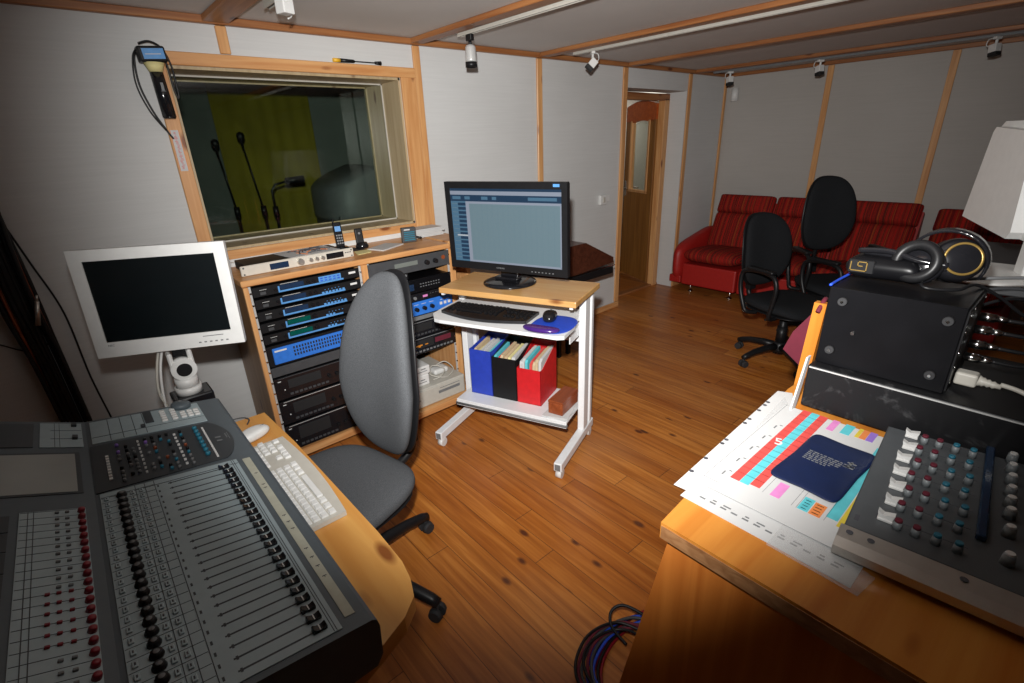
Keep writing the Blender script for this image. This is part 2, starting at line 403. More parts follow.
def text_b(txt, size, mat, name, parent=None, world_m=None, extrude=0.0004):
    cu = bpy.data.curves.new(name, 'FONT'); cu.body = txt; cu.size = size; cu.extrude = extrude
    cu.align_x = 'CENTER'; cu.align_y = 'CENTER'
    t = bpy.data.objects.new('tmp', cu); C.objects.link(t)
    dg = bpy.context.evaluated_depsgraph_get(); dg.update()
    me = bpy.data.meshes.new_from_object(t.evaluated_get(dg)); bpy.data.objects.remove(t)
    me.materials.clear(); me.materials.append(M[mat]); me.transform(world_m)
    o = bpy.data.objects.new(name, me); C.objects.link(o)
    if parent is not None: o.parent = parent
    return o
def basis(o, ex, ey):
    ex = Vector(ex).normalized(); ey = Vector(ey); ez = ex.cross(ey).normalized(); ey = ez.cross(ex)
    return Matrix(((ex.x, ey.x, ez.x, o[0]), (ex.y, ey.y, ez.y, o[1]), (ex.z, ey.z, ez.z, o[2]), (0, 0, 0, 1)))
# ================================================================ the room
WY, FX, CZ = 2.774, 5.40, 2.062        # window wall, far wall, ceiling board
WT = 0.21
WX0, WX1, WZ0, WZ1 = 0.485, 1.617, 1.057, 1.862
DX0, DX1, DZ1 = 3.725, 4.655, 1.885
XW, YS = -1.7, -2.3
b = B(); b.box(XW-0.2, FX+0.2, YS-0.2, WY+0.165, -0.06, 0); struct('floor', b, 'floor')
b = B(); b.box(XW-0.2, FX+0.2, YS-0.2, WY+0.2, CZ, CZ+0.06); struct('ceiling', b, 'ceil')
b = B(); y0, y1 = WY, WY+WT
b.box(XW, WX0, y0, y1, 0, CZ); b.box(WX0, WX1, y0, y1, 0, WZ0); b.box(WX0, WX1, y0, y1, WZ1, CZ)
b.box(WX1, DX0, y0, y1, 0, CZ); b.box(DX0, DX1, y0, y1, DZ1, CZ); b.box(DX1, FX, y0, y1, 0, CZ)
struct('wall_north', b, 'wall')
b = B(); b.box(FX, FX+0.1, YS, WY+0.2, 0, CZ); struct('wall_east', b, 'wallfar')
b = B(); b.box(XW-0.1, XW, YS, WY+0.2, 0, CZ); struct('wall_west', b, 'wall')
b = B(); b.box(XW, FX, YS-0.1, YS, 0, CZ); struct('wall_south', b, 'wall')
tn = [0]
def trim(b, mat, name=None):
    tn[0] += 1; return struct(name or 'trim_%d' % tn[0], b, mat)
def one(mat, *a, bev=0.003): b = B(); b.box(*a, bev=bev, seg=1); return trim(b, mat)
# ceiling cornice boards and beams
one('trimx', XW, FX, WY-0.030, WY-0.001, 2.030, CZ-0.001)
one('trimy', FX-0.030, FX-0.001, YS, WY-0.032, 2.030, CZ-0.001)
for x, w in ((0.662, 0.105), (1.695, 0.075), (2.70, 0.078), (3.70, 0.08), (4.725, 0.08), (-0.40, 0.08)):
    one('trimy', x, x+w, YS, WY-0.032, 2.035, CZ-0.001)
# wall battens
one('pinez', 0.712, 0.757, WY-0.016, WY-0.001, WZ1+0.056, 2.028)
for x, w in ((1.712, 0.045), (2.69, 0.05), (3.665, 0.058), (4.660, 0.052)):
    one('pinez', x, x+w, WY-0.016, WY-0.001, (0.99 if x < 2 else 0.06), 2.028)
one('pinez', FX-0.055, FX-0.017, WY-0.016, WY-0.001, 0.06, 2.028)
for y in (1.80, 0.945, 0.09, -0.77, -1.62):
    one('pinez', FX-0.016, FX-0.001, y, y+0.05, 0.06, 2.028)
# baseboards
for nm, a in (('baseboard_north', (1.8, DX0, WY-0.018, WY-0.001)), ('baseboard_north_left', (XW, 1.79, WY-0.018, WY-0.001)), ('baseboard_north_right', (DX1+0.001, FX, WY-0.018, WY-0.001))):
    b = B(); b.box(a[0], a[1], a[2], a[3], 0.001, 0.055, 0.004, 1); struct(nm, b, 'pinex')
b = B(); b.box(FX-0.018, FX-0.001, YS, WY-0.02, 0.001, 0.055, 0.004, 1); struct('baseboard_east', b, 'piney')
# window
w = thing('window_1', 'wide pine-framed control room window looking into the dark studio', 'window', (1.07, WY, 1.0)); w['kind'] = 'structure'
b = B(); fy0, fy1 = WY-0.022, WY-0.001
b.box(0.428, 0.4845, fy0, fy1, 0.985, WZ1+0.002, 0.003, 1)
b.box(WX1, 1.711, fy0, fy1, 0.985, WZ1+0.002, 0.003, 1)
b.m(1).box(0.437, 1.711, fy0-0.002, fy1, WZ1, WZ1+0.052, 0.003, 1); b.box(0.4845, WX1, fy0, fy1, 0.985, WZ0, 0.003, 1)
obj('window_frame', b, ['pinez', 'pinex'], w, True)
b = B(); e = 0.012
b.box(WX1-e, WX1+0.0, WY, WY+WT+0.22, WZ0, WZ1); b.box(WX0, WX0+e, WY, WY+WT+0.22, WZ0, WZ1)
b.box(WX0, WX1, WY, WY+WT+0.22, WZ1-e, WZ1); b.box(WX0, WX1, WY-0.0, WY+WT+0.22, WZ0, WZ0+e)
obj('window_reveal', b, 'revealwood', w, True)
for k, yy in enumerate((WY+0.20, WY+0.40)):
    b = B(); b.box(WX0+e, WX1-e, yy, yy+0.006, WZ0+e, WZ1-e); obj('pane', b, 'glass', w, True)
    b = B(); s_ = 0.007
    for (a0, a1, c0, c1) in ((WX0+e, WX0+e+s_, WZ0+e, WZ1-e), (WX1-e-s_, WX1-e, WZ0+e, WZ1-e), (WX0+e, WX1-e, WZ0+e, WZ0+e+s_), (WX0+e, WX1-e, WZ1-e-s_, WZ1-e)):
        b.box(a0, a1, yy-0.006, yy-0.0005, c0, c1)
    obj('sealant_bead', b, 'revealwood' if k else 'cream', w, True)
# studio beyond the window
b = B(); b.box(-1.2, 3.3, 3.21, 5.3, 0.0, 0.04); struct('floor_studio', b, 'mgrey')
b = B(); b.box(-1.2, 3.3, 3.21, 5.3, 2.35, 2.4); struct('ceiling_studio', b, 'studiogrey')
b = B(); b.box(-1.2, 3.3, 5.05, 5.12, 0.04, 2.35); struct('wall_studio_back', b, 'studiogrey')
b = B(); b.box(-1.27, -1.2, 3.21, 5.1, 0.04, 2.35); struct('wall_studio_left', b, 'studiodark')
b = B(); b.box(2.95, 3.02, 3.21, 5.05, 0.04, 2.35); struct('wall_studio_right', b, 'studiogrey')
b = B(); b.box(-1.2, WX0, 3.15, 3.2, 0.04, 2.35); b.box(WX1, 3.0, 3.15, 3.2, 0.04, 2.35); b.box(WX0, WX1, 3.15, 3.2, 0.04, WZ0); b.box(WX0, WX1, 3.15, 3.2, WZ1, 2.35)
struct('wall_studio_front', b, 'studiogrey')
# green curtain with folds
b = B(); n = 70; vs = []; fs = []
for i in range(n+1):
    t = i/n; x = 1.10+t*0.80; y = 4.90+0.005*math.sin(t*40)+0.008*math.sin(t*11)
    vs += [(x, y, 0.06), (x, y, 2.3), (x, y+0.012, 2.3), (x, y+0.012, 0.06)]
for i in range(n):
    for k in range(4): fs.append((i*4+k, i*4+(k+1) % 4, i*4+4+(k+1) % 4, i*4+4+k))
fs += [(0, 1, 2, 3), (n*4+3, n*4+2, n*4+1, n*4)]
b._vf(vs, fs, True); tag(obj('curtain', b, 'green'), 'yellow-green curtain hanging in the studio behind the window glass', 'curtain')
b = B(); b.box(0.10, 0.86, 4.82, 4.90, 0.04, 2.1, 0.01); tag(obj('acoustic_screen', b, 'studiodark'), 'dark upright acoustic panel left of the green curtain behind the glass', 'panel')
def mic_stand(x, y, top, label, lean=0.03, boom=False):
    t = thing('microphone_stand', label, 'microphone stand', (x, y, 0.04))
    b = B(); b.cyl((0, 0, 0), (0, 0, 0.02), 0.075, 0.075, 24); obj('base', b, 'blackmetal', t)
    b = B(); b.cyl((0, 0, 0.02), (0, 0, 1.05), 0.011, 0.011, 10); b.cyl((0, 0, 1.02), (0, 0, 1.09), 0.02, 0.02, 10)
    if boom: b.tube([(0, 0, 1.06), (0, 0, top-0.10), (0.03, 0, top-0.06), (0.13, 0, top-0.04)], 0.009, 8)
    else: b.tube([(0, 0, 1.06), (-lean, 0, top-0.08)], 0.006, 8)
    obj('pole', b, 'black', t)
    if boom:
        b = B(); b.cyl((0.11, 0, top-0.04), (0.24, 0, top-0.035), 0.022, 0.026, 12)
    else:
        b = B(); b.lathe([(0.007, 0.02), (0.010, 0.06), (0.022, 0.072), (0.027, 0.092), (0.022, 0.112), (0, 0.122)], (-lean, 0, top-0.12), 'z', 14)
    obj('microphone', b, 'black', t)
mic_stand(1.115, 4.1, 1.60, 'tall studio microphone stand in front of the green curtain', 0.05)
mic_stand(0.955, 4.2, 1.56, 'microphone stand at the left edge of the green curtain', 0.04)
mic_stand(1.155, 3.95, 1.30, 'short boom microphone stand with a small microphone pointing right', 0, True)
b = B(); b.pad(lambda u, v, w: (1.93+u*0.36, 4.2+v*0.33, 1.0+0.0+w+ (0.30-0.12*abs(u))*(1 if w > 0 else 0)), T=0.08); 
t = thing('covered_amplifier', 'large covered amplifier heap at the right behind the studio glass', 'amplifier', (1.93, 4.2, 0.04))
obj('cover', b, 'mgrey', t, True)
b = B(); b.box(1.62, 2.24, 3.94, 4.46, 0.04, 1.02, 0.02); obj('cabinet', b, 'dgrey', t, True)
t = thing('piano_stool', 'small pale backed chair low at the left behind the studio glass', 'chair', (0.60, 3.64, 0.04))
b = B(); b.box(-0.10, -0.06, -0.2, 0.2, 0.6, 1.14, 0.015); obj('backrest', b, 'mgrey', t)
b = B(); b.box(-0.1, 0.3, -0.2, 0.2, 0.52, 0.58, 0.02); obj('seat', b, 'dgrey', t)
for sx in (-0.07, 0.27):
    for sy in (-0.17, 0.17):
        b = B(); b.cyl((sx, sy, 0), (sx, sy, 0.52), 0.014); obj('leg', b, 'chrome', t)
# door opening, hall and open door
dr = thing('door_1', 'brown wooden door with glass upper panel standing open to the hall', 'door', (4.5, 2.97, 0)); dr['kind'] = 'structure'
b = B(); fy0, fy1 = WY+0.155, WY+0.225
b.box(4.545, 4.625, fy0, fy1, 0.001, 1.83, 0.004, 1); b.m(1).box(3.75, 4.625, fy0, fy1, 1.815, 1.875, 0.004, 1); b.m(0).box(3.75, 3.80, fy0, fy1, 0.001, 1.815, 0.004, 1)
obj('door_frame', b, ['pinez', 'trimx'], dr, True)
b = B(); b.box(3.725, 4.655, WY+0.166, WY+0.24, -0.01, 0.018, 0.004, 1); obj('threshold', b, 'trimx', dr, True)
leaf_dir = math.atan2(0.50, 0.215)
LM = Matrix.Translation((4.597, 3.012, 0)) @ Matrix.Rotation(leaf_dir, 4, 'Z')
L_ = 0.56
b = B().xf(LM)
b.box(0, L_, 0, 0.038, 0.02, 0.955, 0.004, 1)
obj('door_leaf', b, 'doorwood', dr, True)
b = B().xf(LM); b.box(0, 0.10, 0, 0.038, 0.955, 1.66, 0.003, 1); b.box(L_-0.10, L_, 0, 0.038, 0.955, 1.66, 0.003, 1); obj('door_stile', b, 'doorwood', dr, True)
b = B().xf(LM); arch = [(0, 1.66), (0, 1.80)]+[(L_*i/12, 1.80+0.045*math.sin(PI*i/12)) for i in range(1, 12)]+[(L_, 1.80), (L_, 1.66)]+[(L_-0.1-(L_-0.2)*i/10, 1.66-0.02+0.02*math.sin(PI*i/10)) for i in range(0, 11)]
b.prism(arch, 0, 0.038, 'y'); obj('top_rail', b, 'doorred', dr, True)
b = B().xf(LM)
for a0, a1, c0, c1 in ((0.095, 0.125, 0.955, 1.66), (L_-0.125, L_-0.095, 0.955, 1.66), (0.095, L_-0.095, 0.95, 0.978)): b.box(a0, a1, -0.008, 0.046, c0, c1, 0.003, 1)
obj('glazing_bead', b, 'pinez', dr, True)
b = B().xf(LM); b.box(0.12, L_-0.12, 0.016, 0.021, 0.96, 1.66); obj('door_glass', b, 'glass', dr, True)
b = B().xf(LM); b.box(L_-0.06, L_-0.03, 0.038, 0.045, 0.9, 1.06, 0.002, 1); b.tube([(L_-0.045, 0.04, 0.99), (L_-0.045, 0.085, 0.99), (L_-0.15, 0.09, 0.985)], 0.008)
b.box(L_-0.06, L_-0.03, -0.007, 0, 0.9, 1.06, 0.002, 1); b.tube([(L_-0.045, 0, 0.99), (L_-0.045, -0.05, 0.99), (L_-0.15, -0.055, 0.985)], 0.008); obj('door_handle', b, 'chrome', dr, True)
b = B(); b.box(3.1, 6.4, WY+0.24, 4.3, -0.06, -0.005); struct('floor_hall', b, 'floor')
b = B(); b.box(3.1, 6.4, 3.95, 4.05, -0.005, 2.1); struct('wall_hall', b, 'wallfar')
b = B(); b.box(6.3, 6.4, WY+0.2, 4.0, -0.005, 2.1); struct('wall_hall_end', b, 'papery')
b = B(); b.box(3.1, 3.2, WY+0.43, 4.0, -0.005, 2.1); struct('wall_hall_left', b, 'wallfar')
b = B(); b.box(3.1, 6.4, WY+0.2, 4.0, 1.95, 2.1); struct('ceiling_hall', b, 'ceil')
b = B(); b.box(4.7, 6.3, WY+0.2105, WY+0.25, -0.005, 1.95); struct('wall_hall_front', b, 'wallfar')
b = B(); b.box(3.2, 6.3, 3.93, 3.949, -0.005, 0.05); struct('baseboard_hall', b, 'pinex')
# switch on the wall
t = thing('wall_switch', 'white rocker switch box on the pale wall left of the door opening', 'switch', (3.445, WY, 1.02))
b = B(); b.box(-0.045, 0.035, -0.030, -0.0005, -0.04, 0.04, 0.006); obj('housing', b, 'white', t)
b = B(); b.box(-0.02, 0.012, -0.036, -0.0305, -0.022, 0.022, 0.003, 1); obj('rocker', b, 'cream', t)
b = B(); b.box(0.04, 0.10, -0.008, -0.0005, -0.02, 0.03, 0.002, 1); obj('blank_plate', b, 'white', t)
t = thing('wall_sensor', 'small white cylindrical sensor high on the far wall near the room corner', 'sensor', (FX-0.001, 2.66, 1.875))
b = B(); b.cyl((-0.035, 0, -0.07), (-0.035, 0, 0.05), 0.035, 0.032, 20); obj('body', b, 'white', t)
b = B(); b.box(-0.02, 0, -0.02, 0.02, -0.05, 0.04, 0.003, 1); obj('bracket', b, 'white', t)

# ---------------------------------------------------------------- track lights
def track(x, ya, yb, label, mt='cream'):
    t = thing('light_track', label, 'light track', (x, ya, CZ-0.040))
    L = yb-ya; b = B(); b.box(-0.012, 0.012, 0, L, 0.008, 0.039, 0.002, 1); b.box(-0.012, -0.008, 0, L, 0.0, 0.008); b.box(0.008, 0.012, 0, L, 0.0, 0.008); obj('rail', b, mt, t)
    b = B(); b.box(-0.007, 0.007, 0.004, L-0.004, 0.004, 0.009); obj('slot', b, 'dgrey', t)
track(1.793, -1.9, 2.42, 'long white light track beside the second ceiling beam above the carts')
track(2.80, -1.9, 2.52, 'white light track beside the third ceiling beam near the door')
track(0.81, -1.9, 2.35, 'white light track next to the beam above the mixing console')
track(4.83, -1.9, 2.62, 'white light track next to the beam nearest the red sofa', 'mgrey')
def spot_silver(x, y, label):
    t = thing('track_spotlight', label, 'spotlight', (x, y, CZ-0.040))
    b = B(); b.box(-0.012, 0.012, -0.022, 0.022, -0.030, 0, 0.003, 1); obj('adapter', b, 'black', t)
    b = B(); b.cyl((0, 0, -0.030), (0, 0, -0.048), 0.009); obj('swivel', b, 'black', t)
    b = B(); b.lathe([(0.010, -0.045), (0.022, -0.050), (0.027, -0.060), (0.029, -0.115), (0.030, -0.125), (0.026, -0.125)], (0, 0, 0), 'z', 24); obj('lamp_head', b, 'silverp', t)
    b = B(); b.lathe([(0.0305, -0.1255), (0.031, -0.150), (0.027, -0.150), (0.025, -0.128), (0.0, -0.127)], (0, 0, 0), 'z', 24); obj('baffle', b, 'black', t)
spot_silver(1.793, 2.33, 'polished silver track spotlight hanging over the computer cart')
def spot_white(x, y, label, rz=0.0, tilt=40, hz=0.068):
    t = thing('track_spotlight', label, 'spotlight', (x, y, CZ-0.040), rz, 'white track spotlights')
    b = B(); b.box(-0.012, 0.012, -0.025, 0.025, -0.016, 0, 0.003, 1); b.cyl((0, 0, -0.008), (0, 0, -hz+0.013), 0.008); obj('stem', b, 'white', t)
    b = B().xf(Matrix.Translation((0, 0, -hz)) @ Matrix.Rotation(R_(tilt), 4, 'Y'))
    b.box(-0.024, 0.024, -0.024, 0.024, -0.022, 0.026, 0.004); obj('lamp_head', b, 'white', t)
    b = B().xf(Matrix.Translation((0, 0, -hz)) @ Matrix.Rotation(R_(tilt), 4, 'Y'))
    b.box(-0.025, 0.025, -0.025, 0.025, -0.046, -0.0225, 0.003, 1); obj('lamp_shade', b, 'blackmatte', t)
    b = B(); b.tube([(0.005, 0.01, -0.01), (0.035, 0.02, -0.012), (0.042, 0.02, -0.045), (0.015, 0.01, -0.06)], 0.003, 6, 6); obj('cable', b, 'white', t)
spot_white(2.80, 2.36, 'white track spotlight with dark shade left of the door, largest of the white ones', R_(-40), 42)
spot_white(4.83, 2.46, 'white track spotlight in the corner above the sofa armrest', R_(60), 8)
spot_white(4.83, 1.72, 'white track spotlight in the middle above the red sofa', R_(60), 12)
spot_white(4.83, 0.68, 'white track spotlight at the far right over the sofa', R_(60), 10)
spot_white(0.81, 2.16, 'white track spotlight cut by the top picture edge above the window', R_(20), 180, 0.024)
# ================================================================ the rack
RF = 2.352                               # front plane of the rack units
RT = 0.985                               # top of the rack's board
t = thing('rack_cabinet', 'wide two-bay pine rack cabinet under the studio window', 'cabinet', (1.02, 2.56, 0))
b = B(); b.box(0.478, 1.575, 2.345, 2.750, 0.957, RT, 0.003, 1); obj('top_board', b, 'pinex', t, True)
b = B(); b.box(0.480, 0.500, 2.35, 2.745, 0.05, 0.9565); obj('side_panel', b, 'rackside', t, True)
b = B(); b.box(0.4795, 0.5005, 2.330, 2.3495, 0.05, 0.9565, 0.002, 1); obj('front_lipping', b, 'pinez', t, True)
b = B(); b.box(1.030, 1.062, 2.34, 2.745, 0.09, 0.9565); obj('centre_post', b, 'pinez', t, True)
b = B(); b.box(1.562, 1.600, 2.34, 2.745, 0.09, 0.9565, 0.002, 1); obj('side_panel', b, 'pinez', t, True)
b = B(); b.box(0.5005, 1.0295, 2.34, 2.745, 0.05, 0.09); b.box(1.0305, 1.600, 2.225, 2.745, 0.05, 0.0895, 0.003, 1); obj('bottom_board', b, 'pinex', t, True)
b = B(); b.box(0.5005, 1.562, 2.735, 2.745, 0.0905, 0.9565); obj('back_panel', b, 'black', t, True)
def rail(x):
    b = B(); b.box(x, x+0.011, RF-0.006, RF-0.002, 0.10, 0.955); b.m(1)
    for k in range(15):
        z = 0.925-k*0.055; b.cyl((x+0.0055, RF-0.0125, z), (x+0.0055, RF-0.006, z), 0.0045, seg=8)
    obj('mounting_rail', b, ['silverp', 'chrome'], t, True)
for x in (0.5015, 1.018, 1.063, 1.550): rail(x)
for x, y in ((0.55, 2.40), (1.50, 2.27), (0.55, 2.70), (1.50, 2.70)):
    b = B(); b.cyl((x-0.012, y, 0.022), (x+0.012, y, 0.022), 0.0215, seg=16); b.box(x-0.016, x+0.016, y-0.008, y+0.008, 0.03, 0.0495); obj('caster', b, 'dgrey', t, True)
def knob(x, z, r, y=None, d=0.014):
    y = RF-0.010 if y is None else y
    b = B(); b.cyl((x, y-0.0002, z), (x, y-d, z), r, r*0.85, 14); b.box(x-0.0012, x+0.0012, y-d-0.001, y-d+0.002, z, z+r*0.8); return b
def unit(name, label, cat, x0, x1, z0, z1, depth=0.30, face='black', group=None):
    t = thing(name, label, cat, ((x0+x1)/2, RF, z0), 0, group)
    b = B(); b.box(x0+0.012, x1-0.012, RF, RF+depth, z0+0.002, z1-0.003); obj('chassis', b, 'blackmetal', t, True)
    b = B(); b.box(x0, x1, RF-0.010, RF-0.0003, z0+0.001, z1-0.001, 0.0015, 1); obj('faceplate', b, face, t, True)
    return t
UY = RF-0.0103
def lab(b, x0, x1, z, h=0.0015): b.box(x0, x1, UY-0.0004, UY, z, z+h); return b
LX0, LX1 = 0.515, 1.016
names = ['topmost of the five stacked effects processors in the left bay, wide light blue keys',
         'second effects processor from the top in the left rack bay, dark blue display',
         'third effects processor from the top, lowest with a blue display',
         'upper of the two effects processors with a green display in the left rack bay',
         'lower green-display effects processor, directly above the bright blue amplifier']
for k in range(5):
    z1 = 0.948-k*0.0565; z0 = z1-0.046
    t = unit('effects_processor', names[k], 'rack unit', LX0, LX1, z0, z1, 0.26, 'black', 'effects processors in the left rack bay'); t['group'] = 'effects processors in the left rack bay'
    d = 'lcdb' if k < 3 else 'lcdg'
    b = B(); b.box(LX0+0.115, LX1-0.085 if k < 3 else LX1-0.115, UY-0.002, UY, z0+0.005, z0+0.0125); 
    b.box(LX0+0.108, LX0+0.115, UY-0.002, UY, z0+0.005, z0+0.034); obj('blue_trim', b, 'bluel', t, True)
    b = B(); b.box(LX0+0.118, LX0+0.225, UY-0.0015, UY, z0+0.015, z0+0.037, 0.0007, 1); obj('display', b, d, t, True)
    b = B(); lab(b, LX0+0.12, LX0+0.20, z1-0.006); lab(b, LX0+0.03, LX0+0.06, z0+0.03); b.box(LX1-0.055, LX1-0.020, UY-0.0006, UY, z0+0.024, z0+0.034); obj('lettering', b, 'white', t, True)
    for x, r in ((LX0+0.245, 0.008), (LX0+0.270, 0.008)) if k < 3 else ((LX0+0.245, 0.011),): obj('knob', knob(x, z0+0.028, r, UY), 'blackgloss', t, True)
    obj('knob', knob(LX0+0.095, z0+0.022, 0.007, UY), 'blackgloss', t, True)
    b = B(); b.box(LX0+0.03, LX0+0.055, UY-0.002, UY, z0+0.008, z0+0.022, 0.001, 1); obj('power_switch', b, 'dgrey', t, True)
    if k == 0:
        b = B(); b.box(LX0+0.295, LX0+0.405, UY-0.003, UY, z0+0.0135, z0+0.039, 0.001, 1); b.m(1)
        for i in range(5):
            for j in range(2): b.box(LX0+0.302+i*0.021, LX0+0.314+i*0.021, UY-0.005, UY-0.003, z0+0.017+j*0.011, z0+0.022+j*0.011)
        obj('key_block', b, ['bluel', 'blue'], t, True)
    else:
        b = B()
        for i in range(7 if k < 3 else 3): b.box(LX0+0.30+i*0.017, LX0+0.311+i*0.017, UY-0.003, UY, z0+0.013, z0+0.021); b.m(0)
        for i in range(5): b.box(LX0+0.315+i*0.017, LX0+0.319+i*0.017, UY-0.002, UY, z0+0.028, z0+0.031)
        obj('key_row', b, 'bluel', t, True)
# blue amplifier
z0, z1 = 0.562, 0.665
t = unit('power_amplifier', 'bright blue vented power amplifier below the five effects processors', 'amplifier', LX0, LX1, z0, z1, 0.3, 'black')
b = B(); b.box(LX0+0.022, LX1-0.022, UY-0.010, UY, z0+0.012, z1-0.012, 0.002, 1); obj('blue_front', b, 'bluep', t, True)
b = B()
for i in range(26): 
    x = LX0+0.115+i*0.0135
    for j in range(3): b.box(x, x+0.0075, UY-0.0105, UY-0.0095, z0+0.032+j*0.018, z0+0.044+j*0.018)
obj('vents', b, 'blackmatte', t, True)
b = B(); b.box(LX0+0.03, LX0+0.085, UY-0.0108, UY-0.0098, z1-0.03, z1-0.022); obj('lettering', b, 'white', t, True)
t = unit('blank_panel', 'plain dark grey blank panel under the blue amplifier in the left bay', 'rack panel', LX0, LX1, 0.508, 0.557, 0.02, 'dgrey')
lows = [(0.385, 0.500, 'uppermost dark two-row unit low in the left rack bay behind the grey chair'), (0.250, 0.375, 'middle dark unit low in the left rack bay with a thin silver line on top'), (0.100, 0.240, 'bottommost dark unit of the left rack bay with a small white light')]
for k, (z0, z1, l) in enumerate(lows):
    t = unit('tape_recorder', l, 'rack unit', LX0, LX1, z0, z1, 0.3, 'blackgloss', 'dark recorders low in the left bay')
    b = B(); b.box(LX0+0.02, LX1-0.02, UY-0.0015, UY, z1-0.006, z1-0.003); obj('trim_line', b, 'silverp' if k else 'dgrey', t, True)
    b = B(); b.box(LX0+0.06, LX0+0.22, UY-0.0015, UY, z0+0.05, z1-0.02, 0.0005, 1); obj('display', b, 'blackmatte', t, True)
    for i in range(5): obj('knob', knob(LX0+0.26+i*0.04, z0+0.05, 0.010, UY, 0.012), 'black', t, True)
    b = B()
    for i in range(9): b.box(LX0+0.06+i*0.022, LX0+0.076+i*0.022, UY-0.002, UY, z0+0.015, z0+0.026)
    obj('button_row', b, 'dgrey', t, True)
    b = B(); b.cyl((LX0+0.04, UY, z0+0.05), (LX0+0.04, UY-0.002, z0+0.05), 0.003, seg=10); b.box(LX0+0.015, LX0+0.03, UY-0.001, UY, z1-0.02, z1-0.016); obj('indicator_lamp', b, 'white', t, True)
# right bay
RX0, RX1 = 1.064, 1.560
t = unit('digital_recorder', 'dark grey rack recorder at the top of the right bay with two large knobs', 'rack unit', RX0, RX1, 0.868, 0.952, 0.3, 'dgrey')
b = B(); b.box(RX0+0.15, RX0+0.29, UY-0.0015, UY, 0.905, 0.928, 0.0005, 1); obj('display', b, 'studiogrey', t, True)
for x in (RX0+0.345, RX0+0.40): obj('knob', knob(x, 0.907, 0.014, UY, 0.018), 'blackgloss', t, True)
b = B()
for i in range(10): b.box(RX0+0.03+i*0.011, RX0+0.037+i*0.011, UY-0.002, UY, 0.885, 0.893)
obj('button_row', b, 'mgrey', t, True)
b = B(); b.cyl((RX0+0.455, UY, 0.917), (RX0+0.455, UY-0.004, 0.917), 0.012, seg=12); obj('logo_button', b, 'boxwood', t, True)
t = unit('tuner', 'flat black rack unit with a row of small keys in the right bay', 'rack unit', RX0, RX1, 0.748, 0.826, 0.24, 'blackmetal')
b = B()
for i in range(8):
    for j in range(2): b.box(RX0+0.29+i*0.017, RX0+0.298+i*0.017, UY-0.002, UY, 0.776+j*0.015, 0.781+j*0.015)
obj('button_row', b, 'mgrey', t, True)
b = B(); b.box(RX0+0.03, RX0+0.25, UY-0.0015, UY, 0.765, 0.80); obj('display', b, 'lcdb', t, True)
t = thing('headphone_amplifier', 'small black headphone amplifier box on the rack unit beside the grey chair back', 'amplifier', (1.24, 2.30, 0.826))
b = B(); b.box(-0.095, 0.06, 0.06, 0.2, 0.001, 0.055, 0.004, 1); obj('case', b, 'black', t)
b = B()
for i in range(5): b.cyl((-0.075+i*0.028, 0.0595, 0.028), (-0.075+i*0.028, 0.048, 0.028), 0.007, seg=10)
obj('knobs', b, 'mgrey', t)
t = unit('equalizer', 'narrow black compressor with round grey knobs above the blue preamplifier', 'rack unit', RX0, RX1, 0.700, 0.744, 0.24, 'blackgloss')
for i in range(4): obj('knob', knob(RX0+0.14+i*0.035, 0.722, 0.010, UY, 0.014), 'mgrey', t, True)
b = B(); b.box(RX0+0.30, RX0+0.33, UY-0.002, UY, 0.716, 0.728); obj('indicator_lamp', b, 'pink', t, True)
b = B()
for i in range(6): lab(b, RX0+0.345+i*0.018, RX0+0.355+i*0.018, 0.728)
obj('lettering', b, 'mgrey', t, True)
t = unit('microphone_preamplifier', 'bright blue preamplifier with five black knobs in the right rack bay', 'amplifier', RX0, RX1, 0.617, 0.697, 0.26, 'bluep')
for i in range(6): obj('knob', knob(RX0+0.10+i*0.050, 0.655, 0.0125, UY, 0.018), 'blackgloss', t, True)
b = B()
for i in range(3): b.box(RX0+0.405+i*0.028, RX0+0.42+i*0.028, UY-0.005, UY, 0.648, 0.664)
obj('switch', b, 'white', t, True)
b = B()
for i in range(6): lab(b, RX0+0.085+i*0.05, RX0+0.115+i*0.05, 0.679, 0.002)
lab(b, RX0+0.41, RX0+0.47, 0.675, 0.002); obj('lettering', b, 'white', t, True)
t = unit('patch_strip', 'thin silver-grey strip panel just under the blue preamplifier', 'rack panel', RX0, RX1, 0.588, 0.613, 0.1, 'mgrey')
